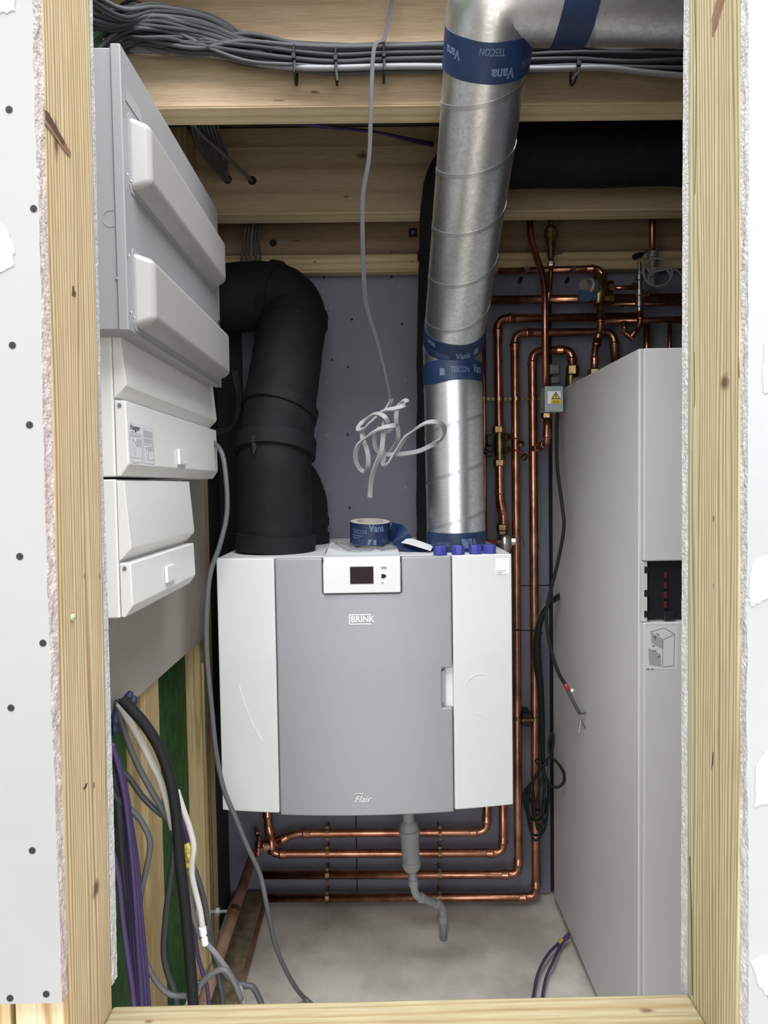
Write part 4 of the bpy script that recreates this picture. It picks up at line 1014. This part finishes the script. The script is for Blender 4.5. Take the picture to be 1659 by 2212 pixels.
for y in (866.5, 869.5): b.poly([fb(1193, y+.5, .0016), fb(1208, y+.5, .0016), fb(1208, y-.5, .0016), fb(1193, y-.5, .0016)])
b.build('small_print', 'print_black', lb)
MB().lathe([(0, .004), (.002, .004)], fb(1196, 838.5, 0), (0, -1, 0), 12).build('screw', 'screw_steel', jb)
hexnut(jb, P(1181, 898, 2.02), Z, .017, .016)

# ------------------------------------------------------------------ condensate trap under the unit
dt = thing('condensate_trap', P(958, 2022, 1.9), 'grey plastic condensate trap and drain pipe under the unit', 'drain pipe')
Yd = 1.96
MB().lathe([(0, .017), (-.028, .017), (-.040, .027), (-.055, .028), (-.056, .031), (-.070, .031), (-.071, .0285), (-.150, .0265), (-.151, .029), (-.165, .029), (-.178, .022), (-.180, .012)], P(881, 1752, Yd), (P(889, 1880, Yd)-P(883, 1790, Yd))*-1, 20).build('trap', 'drain_grey', dt, smooth=True)
MB().tube([Vector((P(880, 1750, Yd).x, Yd, zu0+.004)), P(881, 1756, Yd)], .017, 18).build('spigot', 'drain_grey', dt, smooth='all')
pe = PZ(958, 2022, -.004)
path, ends = fillet([P(889, 1875, Yd), P(896, 1934, Yd), P(957, 1957, pe.y), Vector((pe.x, pe.y, -.02))], .03)
MB().tube(path, .0118, 16).build('pipe', 'drain_grey', dt, smooth='all')
for (p, d) in ends: MB().lathe([(-.001, .012), (0, .0145), (.020, .0145), (.021, .012)], p, d, 16).build('socket', 'drain_grey', dt, smooth=True)

# ------------------------------------------------------------------ things lying on the unit
# roll of blue tape on a crumpled clear bag
pr_ = P(799, 1166, 1.86)
zc_ = ztop + .002
tr_ = thing('tape_roll', (pr_.x, 1.86, zc_), 'roll of blue printed sealing tape lying on the ventilation unit', 'tape roll')
ro = Vector((pr_.x, 1.86, zc_ + .004)); rax = Vector((.03, -.10, 1)).normalized(); RR, RH = .0555, .058
MB().lathe([(0, RR), (RH, RR), (RH, .038), (0, .038), (0, RR)], ro, rax, 48, cap=False).build('tape', 'tape_blue', tr_, smooth=True)
MB().lathe([(.0, .0385), (RH+.001, .0385), (RH+.001, .0355), (0, .0355), (.0, .0385)], ro, rax, 36, cap=False).build('core', 'tape_inner', tr_, smooth=True)
b = MB().lathe([(RH+.0002, RR-.0006), (RH+.0005, .039)], ro, rax, 48, cap=False).build('liner_edge', 'tape_inner', tr_)
band_print(ro, rax, ref, RR, tr_, [('TESCON', .0115, -.98, .031, False, 0, .046), ('Vana', .019, -.05, .038, False, .03, .044), ('TESC', .010, .62, .006, False, 0, .026)])
f = cyl_fn(ro, rax, ref, RR+.0009, -.10, .002); MB().poly([f(0, 0), f(.024, 0), f(.023, .013), f(.002, .015)]).build('print_flag', 'tape_print', tr_)
b = MB()
f = cyl_fn(ro, rax, ref, RR+.0009, -.98, .018)
for k, (w0, hh) in enumerate(((.034, .006), (.026, 0))):
    b.poly([f(0, hh), f(w0/2, hh), f(w0, hh), f(w0, hh+.002), f(w0/2, hh+.002), f(0, hh+.002)])
b.build('small_print', 'tape_print', tr_)
# unrolled tail falling in folds
e0 = ro + Vector((RR+.0005, .01, RH*.5))
zt_ = zu1
tail = spline([e0, e0+Vector((.012, -.016, -.004)), Vector((e0.x+.022, e0.y-.040, zt_+.046)), Vector((e0.x+.032, e0.y-.060, zt_+.030)), Vector((e0.x+.050, e0.y-.072, zt_+.016)), Vector((e0.x+.075, e0.y-.076, zt_+.009)), Vector((e0.x+.098, e0.y-.074, zt_+.006))], 8)
sd_ = [Vector((.15, .15, 1)).lerp(Vector((.2, 1, .35)), min(1, i/len(tail)*1.1)) for i in range(len(tail))]
MB().ribbon(tail, .052, .0006, sd_).build('loose_tail', 'tape_blue', tr_)
zf = zu1
fol = spline([Vector((P(874, 1180, 1.79).x, 1.80, zf+.030)), Vector((P(890, 1180, 1.79).x, 1.79, zf+.026)), Vector((P(912, 1180, 1.79).x, 1.775, zf+.018)), Vector((P(932, 1180, 1.79).x, 1.77, zf+.010))], 6)
MB().ribbon(fol, .040, .0005, Vector((.15, 1, .30))).build('folded_liner', 'sticker', tr_)
# bag
b = MB(); n1, n2 = 26, 40
cb = Vector((pr_.x-.012, 1.835, 0))
for i in range(n1+1):
    for j in range(n2):
        a = 2*math.pi*j/n2; t = i/n1
        rr = t*(.098 + .018*noise.noise(Vector((math.cos(a)*1.5, math.sin(a)*1.5, 4.2))))
        x = cb.x + math.cos(a)*rr*1.05; y = cb.y + math.sin(a)*rr*.95
        kk = noise.noise(Vector((x*55, y*55, 1.7))); k2 = noise.noise(Vector((x*130, y*130, 3.1)))
        # height of the surface below
        if cx0 < x < cx1 and y < yc+.31: 
            s_ = max(0, min(1, (y-yc-.010)/.30)); zb_ = zk+.003+.024*math.sin(s_*math.pi/2)
        else: zb_ = zu1
        lift = .002 + .010*abs(kk)*t + .005*abs(k2) + (.014*max(0, math.sin(a*2+1.1))*t*t)
        if math.hypot(x-ro.x, y-ro.y) < RR+.004: lift = .0008+.0012*abs(kk)
        b.v.append(Vector((x, y, max(zb_, zu1) + lift)))
for i in range(n1):
    for j in range(n2): b.f.append((i*n2+j, i*n2+(j+1) % n2, (i+1)*n2+(j+1) % n2, (i+1)*n2+j)); b.m.append(0)
bgm = b.build('plastic_bag', 'clear_film', smooth='all'); tag(bgm, 'crumpled clear plastic bag under the blue tape roll', 'plastic bag')
# blue protective caps
cpm = MB().lathe([(0, .0165), (.001, .0175), (.019, .0175), (.0225, .0155), (.023, .012)], (0, 0, 0), (0, 0, 1), 8).mesh('cap'); cpm.materials.append(M['cap_blue'])
names = ('leftmost blue plastic cap on the front edge of the ventilation unit', 'second blue plastic cap from the left on the unit edge', 'third blue plastic cap from the left on the unit edge', 'rightmost blue plastic cap near the unit\'s white corner')
for k, (x, lab) in enumerate(zip((951, 990, 1029, 1060), names)):
    p = P(x, 1199, 1.695)
    o = add('protective_cap', cpm, None, (p.x, yface(p.x)+(.019 if k < 2 else .024), zu1+.0002), (0, 0, .4*k), bevel=.001); tag(o, lab, 'cap', 'blue protective caps')
# crumb of white foam by the black duct
cr_ = MB()
for k, (x, y, r) in enumerate(((641, 1191, .006), (647, 1192, .005), (636, 1192, .004))):
    p = PZ(x, y, zu1); cr_.lathe([(0, r*.5), (r*.4, r), (r*1.0, r*.8), (r*1.4, r*.3)], (p.x, p.y, zu1), (.1*k, .1, 1), 7)
o = cr_.build('foam_crumb', 'print_white'); tag(o, 'crumb of white foam beside the thick black duct', 'debris')

# ------------------------------------------------------------------ cables
def cable(label, pts, r, mt, group=None, nm='cable', n=8, sub=6, cat='cable', ymax=None):
    sp = spline(pts, sub)
    if ymax:
        for q in sp: q.y = min(q.y, ymax-r)
    o = MB().tube(sp, r, n).build(nm, mt, smooth='all'); tag(o, label, cat, group); return o
# the bundle across the front joist
rnd = random.Random(11)
NB = 22
for i in range(NB):
    o_ = i/(NB-1); yy = 94 + 58*o_; dep = 1.424 - .038*((i*7) % 5)/4
    jit = lambda s_: rnd.uniform(-s_, s_)
    le = rnd.uniform(15, 120)
    pts = [PX(235+jit(15), le+30, -.548), P(285+jit(15), le*.9-5+jit(10), dep), P(390+jit(30), 58+le*.45+jit(12), dep), P(520, 80+50*o_+jit(10), dep), P(640, yy+jit(4), dep), P(735, yy+4+jit(3), dep), P(830, yy+2+jit(3), dep), P(1000, yy+jit(3), dep), P(1120, yy+1+jit(4), dep), P(1245, yy+jit(4), dep), P(1360, yy+jit(12), dep), P(1520, yy+(o_-.5)*40+jit(12), dep)]
    if pts[0].y > 2.0 or pts[0].y < .8: pts[0] = Vector((-.548, 1.45, pts[1].z-.02))
    cable('grey cable in the long bundle tied along the front joist', pts, rnd.choice((.0040, .0046, .0036)), rnd.choice(('bundle_grey', 'bundle_dark', 'bundle_grey', 'bundle_dark')), 'bundle along the front joist', ymax=1.436)
cable('broad pale cable lowest in the bundle along the front joist', [Vector((-.548, 1.425, P(400, 100, 1.42).z)), P(450, 118, 1.418), P(560, 138, 1.405), P(640, 146, 1.39), P(720, 147, 1.383), P(900, 143, 1.385), P(1150, 149, 1.385), P(1300, 147, 1.385), P(1400, 157, 1.39), P(1520, 168, 1.39)],   .0058, 'bundle_pale')
for k in range(16):
    a_ = k/15; jit = lambda s_: rnd.uniform(-s_, s_)
    z_ = P(260, -20+110*a_, 1.36).z
    cable('dark cable in the fan above the grey cabinet', [Vector((-.550, 1.20+.012*k, z_-.05+jit(.02))), P(250+jit(14), 18+72*a_+jit(10), 1.33+.004*k), P(330+jit(16), 5+75*a_+jit(12), 1.37), P(430+jit(20), 35+60*a_+jit(8), 1.395), P(540, 78+45*a_, 1.41), P(640, 92+50*a_, 1.428), P(760, 98+44*a_, 1.431)], .0042, 'bundle_dark' if k % 4 else 'bundle_grey', 'fan above the grey cabinet', ymax=1.436)
for k, (x, y0, y1, tl) in enumerate(((635, 88, 160, (640, 152)), (725, 95, 160, (729, 174)), (829, 85, 155, (831, 150)), (1248, 120, 158, (1235, 172)))):
    q0, q1 = P(x, y0, 1.378), P(x, y1, 1.376)
    c_ = (q0+q1)/2; hz = (q0.z-q1.z)/2+.004
    pts = [c_ + Vector((0, .028*(1-math.cos(a))-.004, hz*math.sin(a))) for a in [2*math.pi*i/24 for i in range(24)]]
    t_ = thing('cable_tie', c_, ('leftmost', 'second from left', 'third from left', 'rightmost')[k]+' black cable tie around the bundle under the front joist', 'cable tie', 'black cable ties')
    MB().tube(pts, .0022, 6, closed=True).build('loop', 'cable_black', t_, smooth='all')
    e = P(tl[0], tl[1], 1.365)
    MB().ribbon([P(x+1, (y0+y1)/2+4, 1.370), P(x+2, y1-4, 1.367), e], .0045, .0012, Vector((1, 0, 0))).build('tail', 'cable_black', t_)
    MB().box(c_.x-.004, c_.x+.004, 1.366, 1.374, c_.z-.008, c_.z+.002).build('head', 'cable_black', t_, bevel=.001)
# grey cables dropping to the holes in the rear joist
for k in range(8):
    x = 418+8*k; dd = rnd.uniform(-3, 3)
    cable('grey cable in the drooping cluster behind the grey cabinet', [P(x-15, 200, 1.60), P(x, 290, 1.64+.008*k), P(x+18+dd, 330, 1.74+.01*k), P(473+2.5*k, 375, 1.88+.008*k), P(484+1.8*k, 389, 1.975), P(486+1.8*k, 390, 1.987)], .0036, 'cable_mid', 'drooping cluster by the grey cabinet')
cable('single grey cable entering the drilled hole in the rear joist', [P(405, 240, 1.56), P(430, 285, 1.62), P(480, 330, 1.75), P(520, 368, 1.89), P(545, 391, 1.987)], .0048, 'cable_grey')
for k in range(3):
    cable(('highest', 'middle', 'lowest')[k]+' purple cable strung behind the front joist', [P(620+20*k, 262, 1.60), P(690+18*k, 274+k, 1.66), P(800+10*k, 283+2*k, 1.74), P(880, 299+2*k, 1.81), P(935, 309+3*k, 1.86)], .0034, 'cable_purple', 'purple cables behind the front joist')
for k in range(5):
    x = 524+8*k; yb = 2.11+.006*k
    cable('dark grey cable dropping behind the rear joist to the black duct', [P(x+8, 470, yb), P(x+3, 520, yb), P(x-2+2*k, 560, yb), P(x-3, 600, yb+.05)], .0036, 'cable_mid' if k != 2 else 'cable_grey', 'drop behind the rear joist')
for k in range(3):
    cable('black cable looping in the dark gap left of the thick duct', [P(500+5*k, 800, 1.98), P(512+4*k, 850, 1.98+.01*k), P(508+3*k, 900, 1.99), P(490, 925+4*k, 2.0), Vector((-.55, 2.0, P(470, 930+6*k, 2.0).z))], .004, 'cable_black', 'black cables left of the duct')
# hanging flat cable with its knot
YH = 1.33
top = [P(852, -30, 1.38), P(842, 30, 1.375), P(830, 84, 1.365), P(812, 96, 1.350), P(805, 130, 1.34), P(801, 240, YH), P(797, 340, YH), P(784, 420, YH), P(783, 500, YH), P(786, 600, YH), P(793, 665, YH), P(815, 735, YH), P(832, 800, YH), P(845, 862, YH)]
hg = thing('hanging_cable', P(845, 862, YH), 'pale flat cable hanging knotted in front of the unit', 'cable')
sp_ = spline(top, 10)
MB().ribbon(sp_, .0075, .0042, [Vector((1, .25, 0)).lerp(Vector((.35, 1, 0)), min(1, max(0, (i-60)/60))) for i in range(len(sp_))]).build('drop', 'hang_grey', hg, smooth=True)
k4 = lambda cx_, cy_, dY=0.0: P(740+cx_*250/1659, 840+cy_*250/1659, YH+dY)
kn = [[(690, 140, 0), (690, 190, .002), (640, 270, .004), (560, 340, .004), (480, 400, .002), (400, 470, -.008), (320, 560, -.004), (230, 590, .006), (240, 530, .016), (330, 440, .018), (430, 370, .012), (520, 360, -.002), (610, 410, -.014), (650, 490, -.010)],
      [(540, 335, .004), (640, 300, -.006), (760, 280, -.010), (870, 240, -.008), (925, 190, .002), (890, 165, .012), (830, 200, .018), (775, 320, .016), (765, 460, .012), (790, 600, .014), (790, 720, .016), (740, 830, .020), (660, 930, .018), (560, 930, .014), (490, 880, .014), (455, 780, .014), (470, 660, .010), (530, 540, .004)],
      [(280, 600, .006), (290, 720, .000), (340, 850, -.006), (365, 980, -.008), (360, 1120, -.006), (320, 1180, .004), (260, 1160, .006), (195, 1060, .000), (185, 930, -.006), (230, 800, -.010), (350, 680, -.014), (500, 590, -.018), (660, 540, -.018), (775, 525, -.010), (700, 590, .004), (620, 620, .006)],
      [(600, 470, -.004), (585, 620, -.012), (570, 780, -.016), (545, 920, -.018), (490, 1060, -.016), (440, 1190, -.012), (410, 1320, -.008), (395, 1450, -.006), (390, 1560, -.006)],
      [(570, 650, .002), (575, 800, .004), (590, 960, .004), (575, 1060, .000), (610, 1090, -.008), (690, 1010, -.008), (790, 870, -.006), (900, 700, -.006), (1050, 570, -.010), (1200, 490, -.012), (1340, 475, -.010), (1440, 520, .000), (1460, 610, .010), (1410, 720, .012), (1270, 810, .008), (1100, 890, .006), (900, 930, .006), (700, 945, .008), (590, 940, .010)]]
for q in kn:
    s5 = spline([k4(*p) for p in q], 8)
    MB().ribbon(s5, .0090, .0034, Vector((.85, .30, .75))).build('loop', 'cable_pale', hg, smooth=True)

# long grey cable draped past the unit's left side to the floor
pf = PZ(660, 2158, .006)
cable('long grey cable draped over the left corner of the ventilation unit to the floor', [P(440, 940, 1.70), P(476, 972, 1.66), P(488, 1030, 1.64), P(490, 1110, 1.63), P(474, 1180, 1.62), P(454, 1240, 1.615), P(446, 1330, 1.61), P(447, 1420, 1.61), P(456, 1520, 1.61), P(466, 1620, 1.61), P(482, 1700, 1.61), P(506, 1760, 1.61), P(535, 1830, 1.61), P(562, 1890, 1.61), P(577, 1960, 1.60), P(592, 2030, 1.63), P(612, 2085, 1.67), P(638, 2132, 1.74), pf, pf+Vector((.06, -.06, 0))], .0060, 'cable_grey', n=10)

# cables in the lower left bay (pixel frame of that bay)
c3 = lambda cx_, cy_, Y: P(180+cx_/2.4255, 1300+cy_/2.4255, Y)
def low_cable(label, q, Y, r, mt, group=None, drop=True, dY=0.0):
    n_ = len(q); pts = [c3(x, y, Y + dY*i/max(1, n_-1)) for i, (x, y) in enumerate(q)]
    if drop:
        e = pts[-1]; d_ = (pts[-1]-pts[-2]).normalized()
        pts += [Vector((e.x+d_.x*.1, e.y, max(.12, e.z-.22))), Vector((e.x+d_.x*.14+.02, e.y+.01, .012+r))]
    return cable(label, pts, r, mt, group, n=10)
low_cable('thick black cable arching down through the lower left bay', [(200, 505), (250, 560), (320, 640), (390, 750), (437, 870), (470, 1000), (490, 1150), (505, 1350), (530, 1560), (553, 1800), (575, 2085)], 1.17, .0095, 'cable_black')
low_cable('white cable arching under the thick black cable', [(185, 530), (215, 580), (290, 710), (350, 830), (400, 930), (440, 1060), (468, 1190)], 1.19, .0058, 'cable_white', drop=False)
w2 = low_cable('white cable passing through the yellow tape marker', [(490, 990), (520, 1080), (555, 1180), (578, 1280), (568, 1370), (570, 1440), (590, 1530), (612, 1620), (624, 1705)], 1.20, .0056, 'cable_white', drop=False)
low_cable('pale cable curling out over the floor pipe at lower left', [(556, 1420), (562, 1540), (580, 1650), (620, 1760), (690, 1840), (755, 1930), (810, 2020), (838, 2085)], 1.22, .0050, 'cable_pale')
low_cable('grey cable slanting from the backing board down behind the black one', [(180, 520), (205, 640), (255, 790), (335, 950), (410, 1080), (468, 1195), (500, 1330)], 1.215, .0056, 'cable_grey', drop=False)
low_cable('dark grey cable crossing to the slanting cable', [(165, 865), (200, 880), (250, 935), (310, 1020), (380, 1090), (440, 1135)], 1.225, .0054, 'cable_mid', drop=False)
low_cable('light grey cable making a wide bow in the lower left bay', [(150, 985), (190, 1040), (250, 1090), (310, 1160), (350, 1265), (330, 1400), (300, 1540), (290, 1690), (310, 1830), (370, 1970), (450, 2055), (548, 2065)], 1.20, .0052, 'cable_grey', drop=False)
low_cable('thin dark grey cable hanging against the green sheet', [(480, 1200), (468, 1350), (450, 1480), (428, 1680), (420, 1840), (445, 1960), (482, 2075)], 1.36, .0060, 'cable_mid')
low_cable('dark cable leaving to the right over the floor pipes', [(640, 1700), (690, 1860), (740, 1945), (800, 2000), (850, 2010), (925, 2085)], 1.26, .0056, 'cable_mid')
low_cable('grey cable curving up and over at the bottom left', [(588, 2045), (630, 1985), (690, 1938), (745, 1930), (790, 1990), (828, 2085)], 1.18, .0050, 'cable_grey', drop=False)
low_cable('grey cable running down beside the ply edged stud', [(575, 1380), (610, 1480), (640, 1600), (662, 1730), (690, 1880), (715, 2000), (728, 2085)], 1.27, .0054, 'cable_mid')
for k, (dx, r) in enumerate(((0, .0046), (16, .0040), (-14, .0044), (30, .0036), (-28, .0040))):
    low_cable('purple cable in the bunch along the left edge', [(150+dx*.3, 740+k*14), (185+dx*.4, 870), (215+dx*.5, 1010), (238+dx*.6, 1180), (258+dx, 1400), (272+dx, 1600), (284+dx*1.2, 1800), (305+dx*1.3, 2085)], 1.16+.012*k, r, 'cable_purple', 'purple bunch in the lower left bay')
low_cable('purple cable low at the left jamb', [(150, 1300), (185, 1450), (205, 1650), (235, 1880), (262, 2085)], 1.12, .0048, 'cable_purple')
low_cable('thin purple cable below the yellow tape marker', [(520, 1130), (540, 1240), (560, 1380), (575, 1480), (582, 1700), (602, 1860), (640, 1990), (656, 2085)], 1.235, .0038, 'cable_purple')
for k, dx in enumerate((0, 18, -16)):
    low_cable('dark grey cable in the bunch behind the purple ones', [(160+dx*.3, 900), (180+dx*.5, 1050), (196+dx, 1250), (215+dx, 1450), (240+dx, 1650), (262+dx, 1900), (290+dx, 2085)], 1.25+.015*k, .0054, 'cable_mid', 'dark bunch in the lower left bay')
# blue-black grommets where the cables leave the board, yellow marker, white connector
gm = MB()
for k, (x, y) in enumerate(((225, 520), (250, 545), (175, 590), (165, 640), (190, 560))):
    p = c3(x, y, 1.20+.01*k); gm.lathe([(-.02, .006), (-.012, .009), (.010, .008), (.018, .005)], p, (.5-.2*k, .2, 1), 8)
o = gm.build('wrapped_cable_end', 'tape_blue'); tag(o, 'dark blue tape wrapped round cable ends under the backing board', 'tape')
b = MB(); p0 = c3(545, 1265, 1.205); p1 = c3(562, 1420, 1.205); pts = [p0.lerp(p1, i/10)+Vector((.002*math.sin(i*1.7), .001*math.cos(i*2.3), 0)) for i in range(11)]
b.tube(pts, [.008, .0095, .010, .0105, .010, .011, .0095, .0098, .008, .0085, .007], 9)
o = b.build('tape_marker', 'yellow_tape'); tag(o, 'yellow and black tape wrapped round the cables at lower left', 'tape')
MB().prism([p0.lerp(p1, .45)+Vector((-.012, -.002, .004)), p0.lerp(p1, .45)+Vector((-.022, -.003, -.002)), p0.lerp(p1, .55)+Vector((-.020, -.003, -.004)), p0.lerp(p1, .55)+Vector((-.010, -.002, 0))], (0, .001, 0)).build('flap', 'yellow_tape', o)
b = MB(); p = c3(624, 1712, 1.20)
b.lathe([(-.032, .004), (-.030, .006), (-.018, .006), (-.017, .0045), (-.012, .0045), (-.011, .0065), (.004, .0065), (.006, .004)], p, (-.15, 0, 1), 10)
o = b.build('connector', 'print_white'); tag(o, 'small white connector on the end of the white cable', 'connector')

# black flex from the junction box, with its stripped end
fx = thing('flex_cable', P(1200, 893, 2.0), 'black flex hanging from the junction box with stripped wire ends', 'cable')
MB().tube(spline([P(1205, 885, 2.01), P(1203, 930, 1.99), P(1204, 1010, 1.96), P(1214, 1090, 1.90), P(1218, 1140, 1.88), P(1206, 1210, 1.89), P(1186, 1290, 1.90), P(1180, 1330, 1.90), P(1187, 1390, 1.89), P(1205, 1450, 1.87), P(1222, 1480, 1.86)]), .0052, 10).build('sheath', 'cable_black', fx, smooth='all')
MB().tube(spline([P(1222, 1480, 1.86), P(1233, 1505, 1.855), P(1252, 1541, 1.85)]), .0050, 10).build('sheath_end', 'cable_mid', fx, smooth='all')
MB().tube(spline([P(1220, 1477, 1.86), P(1228, 1492, 1.857)]), .0058, 10).build('red_tape', 'red_plastic', fx, smooth='all')
MB().lathe([(0, .003), (.004, .006), (.008, .003)], P(1233, 1490, 1.852), (1, -.3, -.5), 7).build('white_tag', 'print_white', fx)
for (q, r, mt, nm) in (([(1252, 1541), (1264, 1540), (1275, 1532), (1281, 1525)], .0026, 'cable_mid', 'screen_braid'), ([(1252, 1541), (1253, 1553), (1262, 1567), (1272, 1575), (1280, 1588)], .0010, 'green_wire', 'green_core'), ([(1252, 1543), (1258, 1562), (1266, 1576), (1272, 1590)], .0010, 'red_plastic', 'red_core'), ([(1252, 1543), (1254, 1560), (1250, 1583)], .0010, 'cable_white', 'white_core')):
    MB().tube(spline([P(x, y, 1.848) for x, y in q]), r, 6).build(nm, mt, fx, smooth='all')
# coiled black cable tied up beside the tower
YC = 2.10
kc = lambda x, y, d=0.0: P(1120+x/4.2556, 1280+y/4.2556, YC+d)
ck = thing('coiled_cable', kc(210, 1600), 'black cable coil tied up between pipes and tower', 'cable')
for k, (dx, dd) in enumerate(((0, 0), (14, .012), (-12, .010), (24, .02), (8, -.012))):
    q = [(372, 15+8*k), (335, 40+10*k), (290+dx*.3, 90), (220+dx, 190), (178+dx, 330), (158+dx*1.6, 520), (165+dx*1.6, 660), (190+dx*1.2, 850), (205+dx, 1100), (215+dx*.7, 1350), (222+dx*.4, 1570)]
    MB().tube(spline([kc(x, y, dd-.03*min(1, i/6)) for i, (x, y) in enumerate(q)]), .0042, 8).build('strand', 'cable_black', ck, smooth='all')
for k in range(8):
    w_ = 30+12*k; bt = 1900+45*((k*5) % 8); cx_ = 175+((k*37) % 50)-20
    q = [(218, 1580), (150-w_*.3+k*4, 1720), (cx_-w_-10, 1860), (cx_-w_*.7, bt), (cx_, bt+60), (cx_+w_*.7, bt-20), (cx_+w_*.9+10, 1800), (232+k, 1660), (222, 1582)]
    MB().tube(spline([kc(x, y, -.045+.008*k) for (x, y) in q], 8), .0040, 8).build('turn', 'cable_black', ck, smooth='all')
MB().tube(spline([kc(x, y, -.05) for x, y in ((222, 1580), (235, 1680), (290, 1770), (360, 1790), (415, 1740), (415, 1660), (370, 1580), (320, 1530))], 8) , .0046, 8).build('turn', 'cable_black', ck, smooth='all')
MB().tube(spline([kc(x, y, -.04) for x, y in ((320, 1530), (285, 1470), (282, 1360), (310, 1290), (322, 1340), (312, 1450), (280, 1520), (225, 1570))], 8), .0042, 8).build('turn', 'cable_black', ck, smooth='all')
MB().tube([kc(212, 1560, -.045)+Vector((.018*math.cos(a), .026*math.sin(a), 0)) for a in [2*math.pi*i/20 for i in range(20)]], .0028, 6, closed=True).build('tie', 'cable_black', ck, smooth='all')
cable('white cable curving behind the black coil', [kc(335, 45, .01), kc(270, 100, .008), kc(215, 170, .006), kc(185, 240, .004), kc(170, 330, .02)], .0040, 'cable_white')
cable('black cable tie stretched between the two tall copper pipes', [P(1100, 1362, 2.185), P(1140, 1362, 2.185), P(1168, 1366, 2.185), P(1172, 1370, 2.21)], .0018, 'cable_black', cat='cable tie', nm='cable_tie')
# clamp between the two tall pipes lower down
pc_ = thing('pipe_clamp', P(1137, 1556, 2.2), 'brass pipe clamp on black block between the two tall pipes', 'clamp')
for x in (1118.5, 1156): MB().lathe([(-.005, r28+.0003), (-.005, r28+.003), (.005, r28+.003), (.005, r28+.0003)], Q(x, 1551), Z, 18).build('ring', 'brass', pc_)
a, c = P(1128, 1568, 2.20), P(1148, 1541, 2.20); MB().box(a.x, c.x, 2.19, YW-.001, a.z, c.z).build('block', 'black_plastic', pc_, bevel=.002)
MB().box(a.x-.004, c.x+.006, 2.182, 2.19, P(1137, 1554, 2.19).z-.005, P(1137, 1554, 2.19).z+.004).build('link', 'brass', pc_)
# purple cables and yellow ties by the foot of the tower
a = PZ(1214, 2030, .012); a.x = min(a.x, XT-.012)
for k, (q) in enumerate((((1212, 2033), (1185, 2060), (1163, 2100), (1152, 2150)), ((1212, 2040), (1196, 2075), (1180, 2110), (1172, 2150)))):
    pts = [Vector((XT+.008, a.y-.01, .03))] + [PZ(x, y, .010+.020*(1-abs(i-1)/3)) for i, (x, y) in enumerate(q)]
    pts.append(pts[-1]+(pts[-1]-pts[-2])*.6+Vector((0, 0, -.01)))
    pts[0] = pts[1] + Vector((.03, .02, .01))
    cable(('left', 'right')[k]+' purple cable on the floor at the foot of the tower', pts, .0042, 'cable_purple')
o = MB().lathe([(-.012, .006), (-.010, .0085), (.010, .0085), (.012, .006)], PZ(1211, 2036, .022), PZ(1216, 2026, .03)-PZ(1206, 2046, .022), 8).build('tape_marker', 'yellow_tape'); tag(o, 'yellow tape round the purple cables at the tower foot', 'tape')
